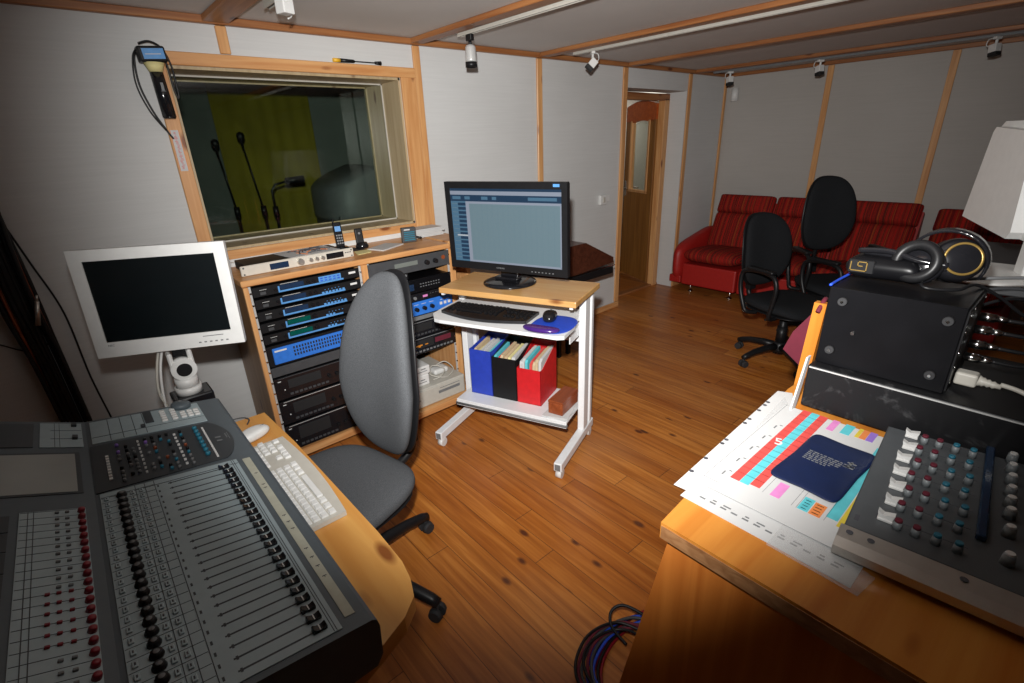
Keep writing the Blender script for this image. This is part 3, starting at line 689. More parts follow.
for k, (z0, z1, l) in enumerate([(0.488, 0.583, 'upper dark cassette deck in the right rack bay'), (0.385, 0.484, 'lower black cassette deck with knobs and an orange emblem, above the white boxes')]):
    t = unit('cassette_deck', l, 'cassette deck', RX0, RX1, z0, z1, 0.28, 'blackgloss', 'cassette decks in the right bay')
    b = B(); b.box(RX0+0.02, RX1-0.02, UY-0.002, UY, z1-0.008, z1-0.004); obj('trim_line', b, 'mgrey', t, True)
    b = B(); b.box(RX0+0.18, RX0+0.34, UY-0.003, UY, z0+0.035, z1-0.015, 0.001, 1); obj('cassette_door', b, 'blackmatte', t, True)
    for i in range(3): obj('knob', knob(RX0+0.09+i*0.033, z0+0.055, 0.010, UY, 0.014), 'silverp' if k else 'dgrey', t, True)
    b = B()
    for i in range(12): b.box(RX0+0.19+i*0.024, RX0+0.205+i*0.024, UY-0.003, UY, z0+0.012, z0+0.022)
    obj('button_row', b, 'mgrey' if k else 'dgrey', t, True)
    if k:
        b = B(); b.box(RX0+0.22, RX0+0.262, UY-0.0035, UY-0.003, z0+0.05, z0+0.058); b.box(RX0+0.235, RX0+0.25, UY-0.0035, UY-0.003, z0+0.044, z0+0.05); b.box(RX0+0.28, RX0+0.30, UY-0.0035, UY-0.003, z0+0.05, z0+0.056); obj('emblem', b, 'orange', t, True)
        b = B(); b.box(RX0+0.35, RX0+0.46, UY-0.0015, UY, z0+0.045, z0+0.075); obj('display', b, 'burg', t, True)
# shelf carrying white boxes
t = thing('desktop_computer', 'cream flat desktop computer case on the bottom board of the right bay', 'computer', (1.335, 2.45, 0.09))
b = B(); b.box(1.165, 1.545, 2.262, 2.66, 0.0905, 0.205, 0.006); obj('case', b, 'cream', t, True)
b = B(); b.box(1.175, 1.535, 2.2535, 2.2615, 0.098, 0.198, 0.003, 1); obj('front_panel', b, 'cream', t, True)
b = B(); b.box(1.35, 1.50, 2.2515, 2.2533, 0.148, 0.165); b.box(1.36, 1.50, 2.2515, 2.2533, 0.178, 0.181); obj('drive_slot', b, 'mgrey', t, True)
b = B(); b.box(1.21, 1.225, 2.2515, 2.2533, 0.14, 0.15); obj('emblem', b, 'mgrey', t, True)
for (z0, z1, x1, l) in ((0.2055, 0.272, 1.325, 'white flat external drive box directly on the cream desktop computer'), (0.2725, 0.325, 1.335, 'white slim box on top of the lower white box in the right bay')):
    t = thing('drive_box', l, 'box', (1.22, 2.42, z0), 0, 'white boxes stacked in the right bay')
    b = B(); b.box(1.08, x1, 2.30, 2.55, z0, z1, 0.006); obj('case', b, 'white', t, True)
    b = B(); b.box(1.10, x1-0.02, 2.2985, 2.2999, z0+0.02, z0+0.024); b.box(x1-0.06, x1-0.03, 2.2985, 2.2999, z0+0.034, z0+0.04); obj('slot', b, 'mgrey', t, True)
b = B(); b.tube([(1.36, 2.32, 0.211), (1.40, 2.30, 0.225), (1.45, 2.33, 0.25), (1.40, 2.38, 0.27), (1.36, 2.35, 0.235), (1.42, 2.30, 0.214), (1.48, 2.31, 0.214), (1.52, 2.34, 0.23), (1.50, 2.40, 0.26), (1.44, 2.42, 0.24), (1.39, 2.40, 0.215)], 0.0035, 8, 8)
tag(obj('cable', b, 'cream'), 'tangled cream cable lying on top of the desktop computer', 'cable')
b = B(); b.box(1.40, 1.50, 2.36, 2.44, 0.2065, 0.24, 0.012); tag(obj('power_adapter', b, 'white'), 'white power adapter under the tangled cable on the desktop computer', 'adapter')

# ---------------------------------------------------------------- things on the rack top
T0 = RT+0.0005
# champagne channel strip: front edge (246,276)->(352,257)
t = thing('channel_strip', 'champagne silver rack unit with display lying on the cabinet top', 'rack unit', (0.775, 2.50, T0), R_(2))
b = B(); b.box(-0.235, 0.235, -0.055, 0.145, 0.003, 0.043, 0.002, 1); obj('case', b, 'black', t)
b = B(); b.box(-0.27, 0.27, -0.067, -0.0555, 0.001, 0.047, 0.003, 1); obj('faceplate', b, 'champagne', t)
b = B(); b.box(-0.145, -0.06, -0.069, -0.0672, 0.010, 0.038, 0.0005, 1); obj('display', b, 'lcdb', t)
b = B(); b.cyl((-0.005, -0.0672, 0.024), (-0.005, -0.086, 0.024), 0.016, 0.014, 20); obj('knob', b, 'silver', t)
for x in (0.045, 0.075, 0.105):
    b = B(); b.cyl((x, -0.0672, 0.024), (x, -0.082, 0.024), 0.0095, 0.0085, 16); obj('knob', b, 'silver', t)
b = B(); b.box(0.125, 0.215, -0.0695, -0.0672, 0.010, 0.038, 0.001, 1); obj('meter_window', b, 'blackgloss', t)
b = B()
for i in range(3): b.box(0.223+i*0.012, 0.231+i*0.012, -0.0695, -0.0672, 0.026, 0.030)
for x in (-0.258, 0.258):
    for z in (0.009, 0.038): b.cyl((x, -0.0672, z), (x, -0.0685, z), 0.004, seg=8)
obj('screws', b, 'dgrey', t)
def sheet(name, label, cat, pts, z, mat='paper', th=0.0008, group=None):
    b = B(); b.prism(pts, z, z+th, 'z'); return tag(obj(name, b, mat), label, cat, group)
ZC = T0+0.0435
sheet('paper_sheet', 'white sheet with an orange-black drawing lying on the champagne rack unit', 'paper', [(0.74, 2.455), (0.99, 2.47), (0.97, 2.66), (0.71, 2.64)], ZC+0.0005)
b = B(); rr = random.Random(3)
for k in range(22):
    a = rr.random()*PI; x, y = 0.86+0.07*rr.uniform(-1, 1), 2.56+0.055*rr.uniform(-1, 1); L = rr.uniform(0.02, 0.045)
    p = [(x-L*math.cos(a), y-L*math.sin(a), ZC+0.0022), (x, y+0.006, ZC+0.0022), (x+L*math.cos(a), y+L*math.sin(a), ZC+0.0022)]
    b.m(k % 6 == 0 and 1 or 0).tube(p, 0.0018+0.0022*rr.random(), 5, 3)
b.m(0); tag(obj('drawing', b, ['ink', 'porange']), 'dark scribbled drawing on the white sheet over the champagne unit', 'drawing')
t = thing('cordless_phone', 'black cordless phone with lit blue display standing in its cradle on the rack top', 'telephone', (1.062, 2.63, T0), R_(-12))
b = B(); b.pad(lambda u, v, w: (u*0.045, v*0.05, 0.014+w), T=0.014, n=3); obj('cradle', b, 'blackgloss', t)
b = B().xf(Matrix.Translation((0.0, 0.005, 0.02)) @ Matrix.Rotation(R_(-14), 4, 'X')); b.box(-0.022, 0.022, -0.013, 0.013, 0.0, 0.135, 0.007, 3); b.cyl((-0.014, 0.006, 0.13), (-0.014, 0.006, 0.155), 0.005); obj('handset', b, 'blackgloss', t)
b = B().xf(Matrix.Translation((0.0, 0.005, 0.02)) @ Matrix.Rotation(R_(-14), 4, 'X')); b.box(-0.015, 0.015, -0.0145, -0.0132, 0.085, 0.112); obj('display', b, 'bluel', t)
b = B().xf(Matrix.Translation((0.0, 0.005, 0.02)) @ Matrix.Rotation(R_(-14), 4, 'X'))
for i in range(3):
    for j in range(4): b.box(-0.015+i*0.0115, -0.007+i*0.0115, -0.0145, -0.0132, 0.018+j*0.014, 0.026+j*0.014)
obj('keypad', b, 'mgrey', t)
sheet('mouse_pad', 'black flat pad under the cordless phone on the rack top', 'pad', [(1.0, 2.575), (1.18, 2.575), (1.14, 2.735), (0.99, 2.725)], T0-0.0003, 'blackmatte', 0.0008)
t = thing('remote_handset', 'small black handset in a round stand right of the cordless phone', 'telephone', (1.185, 2.635, T0), R_(-10))
b = B(); b.lathe([(0.034, 0), (0.036, 0.012), (0.028, 0.03), (0.0, 0.032)], (0, 0, 0), 'z', 20); obj('stand', b, 'blackgloss', t)
b = B().xf(Matrix.Translation((-0.005, 0, 0.025)) @ Matrix.Rotation(R_(-10), 4, 'X')); b.box(-0.024, 0.018, -0.012, 0.012, 0, 0.082, 0.006); obj('handset', b, 'black', t)
b = B().xf(Matrix.Translation((-0.005, 0, 0.025)) @ Matrix.Rotation(R_(-10), 4, 'X')); b.cyl((-0.003, -0.0122, 0.055), (-0.003, -0.014, 0.055), 0.006); obj('button', b, 'mgrey', t)
sheet('paper_pad', 'white paper card lying on the rack top near its front edge', 'paper', [(1.215, 2.445), (1.385, 2.53), (1.325, 2.63), (1.175, 2.55)], T0, 'paper', 0.006)
sheet('sticky_note', 'yellow sticky note beside the champagne rack unit', 'note', [(1.075, 2.46), (1.16, 2.475), (1.185, 2.555), (1.10, 2.56)], T0, 'papery', 0.002)
t = thing('talkback_box', 'small dark square box standing on edge at the right of the rack top', 'box', (1.445, 2.565, T0), R_(-12))
b = B(); b.box(-0.042, 0.042, -0.012, 0.018, 0, 0.085, 0.004); obj('case', b, 'dgrey', t)
b = B()
for i in range(5): b.box(-0.032, 0.032, -0.0135, -0.0122, 0.012+i*0.011, 0.018+i*0.011)
obj('grille', b, 'teal', t)
b = B(); b.box(-0.030, 0.005, -0.0135, -0.0122, 0.070, 0.077); obj('lettering', b, 'paper', t)
b = B(); b.tube([(1.47, 2.56, T0+0.004), (1.50, 2.60, T0+0.02), (1.53, 2.58, T0+0.012), (1.555, 2.62, T0+0.006), (1.565, 2.66, T0+0.006)], 0.006, 8, 6)
tag(obj('cable', b, 'black'), 'short black cable running right from the small square box', 'cable')
t = thing('paper_stack', 'thick stack of white paper at the right end of the rack top beside the monitor', 'paper', (1.66, 2.69, 0.0))
b = B(); rr = random.Random(5)
for k in range(8):
    dx, dy = rr.uniform(-0.01, 0.01), rr.uniform(-0.008, 0.008); z = 0.987+k*0.0062
    b.box(1.50+dx, 1.72+dx, 2.62+dy, 2.745, z, z+0.0056)
obj('sheets', b, 'paper', t, True)
b = B(); b.box(1.601, 1.76, 2.40, 2.745, 0.93, 0.985, 0.003, 1); b.box(1.73, 1.76, 2.42, 2.745, 0.001, 0.93); tag(obj('side_shelf', b, 'pinex'), 'narrow pine side shelf joined to the right end of the rack cabinet', 'shelf')
b = B(); b.box(0.53, 1.50, 2.746, 2.7515, T0+0.0, T0+0.028, 0.001, 1); tag(obj('cable_duct', b, 'white'), 'long white cable duct along the bottom of the window frame', 'cable duct')
t = thing('white_plug_cable', 'short white cable plugged in at the left end of the cabinet top', 'cable', (0.52, 2.70, T0))
b = B(); b.box(-0.02, 0.03, -0.012, 0.012, 0, 0.022, 0.004, 1); obj('plug', b, 'white', t)
b = B(); b.tube([(0.03, 0, 0.01), (0.06, 0.01, 0.008), (0.09, 0.02, 0.006)], 0.004, 8, 4); obj('cord', b, 'white', t)

# ---------------------------------------------------------------- things on the window frame
fy = WY-0.024
t = thing('hanging_microphone', 'black studio microphone with cream collar hanging on the window frame corner', 'microphone', (0.42, fy, 1.66))
b = B(); b.cyl((0.443, fy-0.034, 1.657), (0.438, fy-0.034, 1.825), 0.0255, 0.0245, 20); b.cyl((0.443, fy-0.034, 1.648), (0.443, fy-0.034, 1.657), 0.020, 0.0255, 20); obj('body', b, 'blackgloss', t, True)
b = B(); b.cyl((0.438, fy-0.034, 1.8255), (0.438, fy-0.034, 1.860), 0.0235, 0.038, 20); obj('collar', b, 'papery', t, True)
HB = Matrix.Translation((0.439, fy-0.034, 1.8605)) @ Matrix.Rotation(R_(-4), 4, 'Y')
b = B().xf(HB); b.box(-0.050, 0.050, -0.030, 0.030, 0, 0.058, 0.008); obj('head_block', b, 'black', t, True)
b = B().xf(HB); b.box(-0.034, 0.042, -0.0315, -0.0302, 0.010, 0.048); b.m(1).box(-0.026, 0.030, -0.0320, -0.0316, 0.026, 0.029); obj('blue_label', b, ['bluel', 'paper'], t, True)
b = B(); b.box(0.437, 0.447, fy-0.0615, fy-0.0590, 1.755, 1.785); b.box(0.434, 0.450, fy-0.0615, fy-0.0590, 1.752, 1.754); obj('small_label', b, 'mgrey', t, True)
b = B(); b.tube([(0.400, fy-0.04, 1.905), (0.378, fy-0.02, 1.88), (0.370, fy-0.012, 1.78), (0.392, fy-0.010, 1.68), (0.425, fy-0.008, 1.60), (0.440, fy-0.008, 1.57)], 0.004, 8, 8)
b.tube([(0.400, fy-0.05, 1.915), (0.372, fy-0.03, 1.88), (0.358, fy-0.02, 1.78), (0.380, fy-0.018, 1.68), (0.420, fy-0.012, 1.605)], 0.003, 8, 8)
b.tube([(0.40, fy-0.045, 1.926), (0.44, fy-0.045, 1.936), (0.478, fy-0.04, 1.915), (0.498, fy-0.03, 1.86), (0.502, fy-0.02, 1.80), (0.500, fy-0.015, 1.73), (0.490, fy-0.015, 1.76), (0.486, fy-0.02, 1.85), (0.478, fy-0.03, 1.90)], 0.004, 8, 8)
obj('cable', b, 'black', t, True)
fy = WY-0.0215; b = B(); b.box(0.434, 0.468, fy-0.003, fy-0.0005, 1.435, 1.605); b.m(1); rr = random.Random(4)
for k in range(30): b.box(0.443+rr.uniform(0, 0.006), 0.452+rr.uniform(0, 0.008), fy-0.0036, fy-0.003, 1.444+k*0.0052, 1.446+k*0.0052)
b.m(2); b.box(0.434, 0.436, fy-0.0036, fy-0.003, 1.435, 1.605); b.box(0.466, 0.468, fy-0.0036, fy-0.003, 1.435, 1.605)
tag(obj('label_strip', b, ['paper', 'pred', 'porange']), 'narrow printed paper strip stuck to the left window frame board', 'label')
t = thing('screwdriver', 'screwdriver with yellow and black handle lying on top of the window frame', 'screwdriver', (1.38, WY-0.014, WZ1+0.054))
y = WY-0.012; z = WZ1+0.0645
b = B(); b.cyl((1.235, y, z), (1.272, y, z), 0.0095, 0.010, 12); obj('handle_end', b, 'yellow', t, True)
b = B(); b.cyl((1.2725, y, z), (1.35, y, z), 0.010, 0.008, 12); obj('handle', b, 'black', t, True)
b = B(); b.cyl((1.3505, y, z), (1.47, y, z), 0.003, seg=8); b.cyl((1.47, y, z), (1.505, y, z), 0.007, 0.0105, 12); obj('shaft', b, 'black', t, True)

# ---------------------------------------------------------------- cable bundle, left
b = None; rr = random.Random(11)
t = thing('cable_bundle', 'thick bundle of black cables running down the wall left of the white monitor', 'cables', (-0.2, WY-0.03, 0.0))
for k in range(26):
    o_ = rr.uniform(-0.055, 0.05); d_ = rr.uniform(0.008, 0.05); bow = rr.uniform(-0.02, 0.02)
    b = B(); b.tube([(-0.235+o_*0.7, WY-d_, 2.0), (-0.238+o_*0.8+bow*0.4, WY-d_, 1.5), (-0.240+o_*0.9-bow*0.5, WY-d_-0.01, 1.05), (-0.226+o_*0.85, WY-d_, 0.7), (-0.215+o_*0.8, WY-d_, 0.3), (-0.21+o_, WY-d_, 0.02)], rr.choice((0.005, 0.0065, 0.009)), 6, 6)
    obj('cable', b, 'black' if k % 6 else ('brown' if k % 12 else 'boxwood'), t, True)
b = B(); b.tube([(-0.20, WY-0.02, 1.30), (-0.165, WY-0.015, 1.12), (-0.125, WY-0.015, 0.90), (-0.12, WY-0.02, 0.6), (-0.10, WY-0.02, 0.3), (-0.10, WY-0.02, 0.02)], 0.004, 6, 8)
tag(obj('loose_cable', b, 'black'), 'single thin black cable hanging just right of the thick bundle', 'cable')
b = B(); b.tube([(-0.42, WY-0.006, 0.86), (-0.35, WY-0.006, 0.82), (-0.29, WY-0.006, 0.775), (-0.235, WY-0.01, 0.765), (-0.20, WY-0.02, 0.80)], 0.003, 6, 8)
tag(obj('loose_cable', b, 'black'), 'thin black cable entering the bundle from the left picture edge', 'cable')
b = B(); b.xf(Matrix.Translation((-0.200, WY-0.068, 0.93)) @ Matrix.Rotation(R_(14), 4, 'Y')); b.cyl((0, 0, -0.05), (0, 0, 0.05), 0.009, 0.007, 10); b.cyl((0, 0, 0.05), (0, 0, 0.075), 0.005, 0.004, 8)
tag(obj('cable_connector', b, 'silver'), 'silver plug tied to the black cable bundle', 'connector')
# ================================================================ task chairs
def five_star(t, mat, r=0.29, rot=0.0, hubz=0.11, caster='rubber'):
    b = B(); b.lathe([(0.0, 0.07), (0.045, 0.07), (0.05, 0.10), (0.042, 0.135), (0.03, 0.15), (0.0, 0.15)], (0, 0, 0), 'z', 20); obj('hub', b, mat, t)
    for k in range(5):
        a = rot+k*2*PI/5; ca, sa = math.cos(a), math.sin(a)
        b = B(); pr = [(0.035, 0.112, 0.026), (r*0.4, 0.112, 0.024), (r*0.75, 0.098, 0.021), (r*0.95, 0.080, 0.020), (r+0.01, 0.070, 0.017)]
        b.tube([(x*ca, x*sa, z) for x, z, w in pr], [w for x, z, w in pr], 10, 0)
        leg = obj('leg', b, mat, t)
        b = B(); px, py = r*ca, r*sa; tx, ty = -sa, ca
        for s in (-1, 1): b.cyl((px+tx*0.008*s, py+ty*0.008*s, 0.0265), (px+tx*0.026*s, py+ty*0.026*s, 0.0265), 0.026, 0.022, 18)
        b.cyl((px, py, 0.026), (px, py, 0.066), 0.008); obj('caster', b, caster, leg)
def task_chair(name, label, loc, rz, fab, shell, seat_r=(0.245, 0.235), seat_z=0.47, back=(0.22, 0.30), back_c=(-0.235, 0.83), tilt=8, arms=True, star=0.0, star_r=0.29, egg=0.0, bn=2.6, T=0.035, bcurve=0.05):
    t = thing(name, label, 'office chair', loc, rz)
    a_, b_ = seat_r
    sn = lambda u, v, w: Vector((u*a_*(1+0.0*v), v*b_*(1-0.10*max(0, -u)), seat_z-0.035+w*1.15 - (0.035*max(0, u-0.55)**2*4 if w > -9 else 0) + 0.012*v*v*(w > 0)))
    b = B(); b.pad(sn, n=3.4, T=0.032, seg=44); obj('seat', b, fab, t)
    b = B(); b.pad(lambda u, v, w: Vector((u*a_*0.93, v*b_*0.9, seat_z-0.075+w)), n=3.4, T=0.014); obj('seat_pan', b, shell, t)
    bw, bh = back; th = R_(tilt)
    def bp(u, v, w, off=0.0, s=1.0):
        # u across, v up, w forward
        width = bw*s*(1-egg*(v+0.2)*0.9 if v > -0.2 else 1+0.35*(v+0.2)*egg)
        z = v*bh*s; x = bcurve*(u*u)*0.8 + w + off - 0.03*(v*v)
        X = x*math.cos(th) - z*math.sin(th); Z = x*math.sin(th) + z*math.cos(th)
        return Vector((back_c[0]+X, u*width, back_c[1]+Z))
    b = B(); b.pad(lambda u, v, w: bp(u, v, w), n=bn, T=T, seg=48); bk = obj('backrest', b, fab, t)
    b = B(); b.pad(lambda u, v, w: bp(u, v, w, -T*0.72-0.008, 1.015), n=bn, T=0.018, seg=48); obj('back_shell', b, shell, t)
    b = B(); zb = back_c[1]-bh*0.45
    b.tube([(-0.02, 0, seat_z-0.10), (-0.20, 0, seat_z-0.105), (back_c[0]-0.075, 0, seat_z-0.06), (back_c[0]-0.085, 0, seat_z+0.05), (back_c[0]-0.052+0.02, 0, zb)], 0.017, 10, 6)
    b.box(back_c[0]-0.10, back_c[0]-0.055, -0.03, 0.03, seat_z-0.02, seat_z+0.10, 0.006); obj('back_stem', b, shell, t)
    b = B(); b.box(-0.11, 0.10, -0.07, 0.07, seat_z-0.125, seat_z-0.088, 0.01); obj('tilt_mechanism', b, shell, t)
    b = B(); b.cyl((0, 0, 0.14), (0, 0, seat_z-0.12), 0.026, 0.026, 20); b.cyl((0, 0, 0.14), (0, 0, 0.14+(seat_z-0.26)*0.6), 0.033, 0.033, 20); obj('gas_column', b, 'black', t)
    b = B(); b.tube([(0.03, -0.05, seat_z-0.105), (0.05, -0.2, seat_z-0.108), (0.06, -0.235, seat_z-0.10)], 0.006, 8, 4); obj('lever', b, 'black', t)
    five_star(t, shell, r=star_r, rot=star)
    if arms:
        for s in (-1, 1):
            b = B(); y = s*(b_+0.035)
            b.tube([(0.10, s*(b_-0.04), seat_z-0.085), (0.11, y-0.005*s, seat_z-0.07), (0.13, y, seat_z+0.03), (0.14, y, seat_z+0.13), (0.11, y, seat_z+0.195), (0.02, y, seat_z+0.215), (-0.10, y, seat_z+0.205), (-0.15, y, seat_z+0.17), (-0.15, y, seat_z+0.07), (-0.11, y, seat_z-0.03), (-0.08, y-0.005*s, seat_z-0.075), (-0.06, s*(b_-0.04), seat_z-0.088)], 0.0145, 10, 5)
            arm = obj('armrest', b, shell, t)
            b = B(); b.box(-0.10, 0.11, y-0.024, y+0.024, seat_z+0.212, seat_z+0.236, 0.010, 3); obj('arm_pad', b, shell, arm)
    return t
task_chair('office_chair', 'tall grey fabric office chair without armrests beside the mixing desk', (0.412, 1.438, 0), R_(193), 'greyfab', 'black', seat_r=(0.25, 0.245), seat_z=0.46, back=(0.185, 0.335), back_c=(-0.275, 0.785), tilt=9, arms=False, star=R_(9-193), star_r=0.36, egg=0.26, bn=2.5, T=0.04)
task_chair('office_chair', 'black office chair with low rounded back and armrests in front of the sofa', (3.48, 1.19, 0), R_(-112), 'blackfab', 'black', seat_z=0.46, back=(0.20, 0.25), back_c=(-0.255, 0.745), tilt=8, star=R_(196), egg=0.05)
task_chair('office_chair', 'black office chair with the taller oval back behind the low-backed black chair', (4.09, 1.11, 0), R_(226), 'blackfab', 'black', seat_z=0.48, back=(0.185, 0.27), back_c=(-0.25, 0.92), tilt=6, star=R_(20), egg=0.10)

# ================================================================ desk, console
DT = 0.72
t = thing('studio_desk', 'pine desk with rounded corner carrying the big mixing console', 'desk', (-0.1, 1.1, 0))
poly = [(0.302, 1.597), (-0.75, 1.62), (-0.75, 0.45), (0.0, 0.535), (0.20, 0.600), (0.255, 0.622), (0.291, 0.650), (0.307, 0.69), (0.317, 0.74), (0.320, 0.85), (0.314, 1.35)]
b = B(); b.prism(poly, DT-0.036, DT, 'z'); bmesh.ops.bevel(b.bm, geom=[e for e in b.bm.edges if all(abs(v.co.z-DT) < 1e-5 for v in e.verts)], offset=0.006, segments=2, affect='EDGES'); obj('desk_top', b, 'birchy', t, True)
for y in (0.62, 1.55):
    b = B(); b.box(-0.70, 0.05, y-0.012, y+0.012, 0.0, DT-0.0365, 0.002, 1); obj('side_panel', b, 'birchz', t, True)
b = B(); b.box(-0.68, -0.66, 0.633, 1.537, 0.25, DT-0.0365); obj('back_panel', b, 'birchy', t, True)
# console cross section (x,z) extruded along y
S1 = math.tan(R_(8.3)); S2 = math.tan(R_(24))
CY0, CY1 = 0.573, 1.593
def cz(x): return 0.82+(0.187-x)*S1 if x > -0.115 else 0.82+(0.302)*S1+(-0.115-x)*S2
t = thing('mixing_console', 'large grey digital mixing console with faders filling the left foreground', 'mixing console', (0.0, 1.08, DT))
prof = [(0.178, DT+0.001), (0.190, DT+0.02), (0.193, 0.800), (0.190, 0.815), (0.183, 0.8205), (-0.115, cz(-0.114)), (-0.46, cz(-0.46)), (-0.50, cz(-0.46)-0.02), (-0.50, DT+0.001)]
b = B(); b.prism(prof, CY0, CY1, 'y'); obj('body', b, 'console', t, True)
e1 = Vector((-1, 0, S1)).normalized(); n1 = Vector((S1, 0, 1)).normalized()
e2 = Vector((-1, 0, S2)).normalized(); n2 = Vector((S2, 0, 1)).normalized()
# frame for main surface: local (a along y, b towards the rear, h out)
MM = Matrix(((0, -e1.x*-1*-1 if False else e1.x, n1.x, 0.187), (1, 0, 0, 0), (0, e1.z, n1.z, 0.8203), (0, 0, 0, 1)))   # (y, s, h)
X2 = -0.115
M2 = Matrix(((0, e2.x, n2.x, X2), (1, 0, 0, 0), (0, e2.z, n2.z, cz(-0.114)+0.0005), (0, 0, 0, 1)))
s1 = lambda x: (0.187-x)/abs(e1.x); s2 = lambda x: (X2-x)/abs(e2.x)
def CB(m=MM): return B().xf(m)
# light fader panel
b = CB(); b.box(0.585, 1.186, s1(0.141), s1(-0.107), 0, 0.0016); obj('fader_panel', b, 'conpanel', t, True)
b = CB(); NCH = 25; P0, PD = 0.602, 0.02315
for x in (0.134, 0.130, -0.018, -0.034, -0.050): b.box(0.586, 1.185, s1(x), s1(x)+0.0012, 0.0016, 0.0021)
for k in range(NCH+1):
    y = P0-PD/2+k*PD; b.box(y-0.0004, y+0.0004, s1(-0.020), s1(-0.106), 0.0016, 0.002)
    if k < NCH: b.box(y+PD/2-0.0013, y+PD/2+0.0013, s1(0.122), s1(0.004), 0.0016, 0.0022)
    if k < NCH:
        for x in (-0.012, 0.010): b.box(y+PD*0.35, y+PD*0.65, s1(x), s1(x)+0.003, 0.0016, 0.0021)
b.box(1.165, 1.1665, s1(0.14), s1(-0.106), 0.0016, 0.0021)
obj('panel_lines', b, 'condark', t, True)
mk = lambda nm, b, mt: obj(nm, b, mt, t, True)
# faders (caps), all pulled to the operator edge
fb = B().xf(Matrix(((0, e1.x, n1.x, 0), (1, 0, 0, 0), (0, e1.z, n1.z, 0), (0, 0, 0, 1))))
pr = [(-0.0105, 0), (-0.0105, 0.006), (-0.009, 0.0085), (-0.004, 0.0055), (0, 0.0048), (0.004, 0.0055), (0.009, 0.0085), (0.0105, 0.006), (0.0105, 0)]
fb.prism(pr, -0.0052, 0.0052, 'x'); fb.m(1).box(-0.0053, 0.0053, -0.0008, 0.0008, 0.0046, 0.0053)
o0 = obj('fader_cap', fb, ['blackgloss', 'white'], t)
rt = Vector(t.location)
def place0(src, nm, k, p): 
    if k == 0: src.location = p; return src
    return put(nm, src, t, p)
def on1(y, x, h=0.0): return Vector((0.187, y, 0.8203)) + e1*s1(x) + n1*h - rt
def on2(y, x, h=0.0): return Vector((X2, y, cz(-0.114)+0.0005)) + e2*s2(x) + n2*h - rt
rr = random.Random(2)
for k in range(NCH): place0(o0, 'fader_cap', k, on1(P0+k*PD, 0.113+(0.0 if k not in (24,) else -0.004), 0.0022))
kb = B(); kb.lathe([(0.0092, 0), (0.0092, 0.003), (0.0078, 0.004), (0.0074, 0.008), (0.0, 0.0083)], (0, 0, 0), 'z', 16); kb.m(1).lathe([(0.0, 0.0084), (0.0042, 0.0085), (0.004, 0.0088), (0, 0.0089)], (0, 0, 0), 'z', 12)
kb.bm.transform(n1.to_track_quat('Z', 'Y').to_matrix().to_4x4())
o1 = obj('pan_knob', kb, ['black', 'mgrey'], t)
for k in range(NCH): place0(o1, 'pan_knob', k, on1(P0+k*PD, -0.074, 0.0016))
cb = B().xf(Matrix(((0, e1.x, n1.x, 0), (1, 0, 0, 0), (0, e1.z, n1.z, 0), (0, 0, 0, 1)))); cb.box(-0.006, 0.006, -0.0035, 0.0035, 0, 0.003, 0.0008, 1); cb.m(1).box(-0.0025, 0.0025, -0.001, 0.001, 0.003, 0.0033)
o2 = obj('channel_button', cb, ['conpanel', 'ink'], t)
n_ = 0
for k in range(NCH):
    for x in (-0.042, -0.062+0.005, -0.098): place0(o2, 'channel_button', n_, on1(P0+k*PD, x, 0.0016)); n_ += 1
# label tape on the arm rest
b = CB(); b.box(0.602, 1.18, s1(0.168), s1(0.152), 0, 0.0009); mk('label_tape', b, 'tape')
b = CB()
for y in (0.705, 0.735, 0.762, 0.79, 0.86, 0.885, 0.91, 1.03, 1.045, 1.10):
    b.box(y-0.001, y+0.001, s1(0.164), s1(0.157), 0.0009, 0.0012); b.box(y-0.004, y, s1(0.161), s1(0.160), 0.0009, 0.0012)
mk('handwritten_marks', b, 'ink')
# dark control block
def arc(c0, c1, y0, y1, r0, r1, n=14):
    return [(y0+(y1-y0)*i/n, s1(0.136+0.038*math.sin(PI*i/n))) for i in range(n+1)]
poly = [(1.192, s1(-0.112)), (1.425, s1(-0.112))] + [(1.425+(1.205-1.425)*i/14, s1(0.128+0.034*math.sin(PI*i/14)**0.7)) for i in range(15)]
b = CB(); b.prism(poly, 0, 0.0022, 'z'); mk('control_block', b, 'condark')
rr = random.Random(9)
sb = B(); sb.lathe([(0.0045, 0), (0.0045, 0.007), (0.003, 0.0085), (0.0, 0.0085)], (0, 0, 0), 'z', 12); sb.bm.transform(n1.to_track_quat('Z', 'Y').to_matrix().to_4x4())
kinds = {}
for nm in ('teal', 'mgrey', 'boxwood', 'purple', 'lcdg'):
    me = None
def rk(nm, k, p, col, r=0.0045, h=0.008, nn=n1):
    key = (nm, col, r)
    if key not in kinds:
        q = B(); q.lathe([(r, 0), (r, h*0.8), (r*0.75, h), (0.0, h)], (0, 0, 0), 'z', 12); q.bm.transform(nn.to_track_quat('Z', 'Y').to_matrix().to_4x4())
        kinds[key] = obj(nm, q, col, t); kinds[key].location = p; return
    put(nm, kinds[key], t, p)
for i, col in enumerate(('teal',)*8): rk('send_knob', i, on1(1.40-i*0.0225, 0.095, 0.0022), 'teal', 0.0055)
for j, x in enumerate((-0.064, -0.048, -0.036, -0.010, 0.004, 0.020, 0.034, 0.062)):
    for i in range(10):
        if rr.random() < 0.22: continue
        col = rr.choice(('mgrey', 'teal', 'black', 'boxwood', 'black', 'teal')) if x > -0.01 else rr.choice(('mgrey', 'black', 'ppurple', 'black', 'mgrey'))
        rk('control_knob', i, on1(1.398-i*0.0205+rr.uniform(-0.002, 0.002), x, 0.0022), col, 0.0036, 0.007)
b = CB()
for i in range(9): b.box(1.235+i*0.014, 1.243+i*0.014, s1(-0.082), s1(-0.088), 0.0022, 0.005)
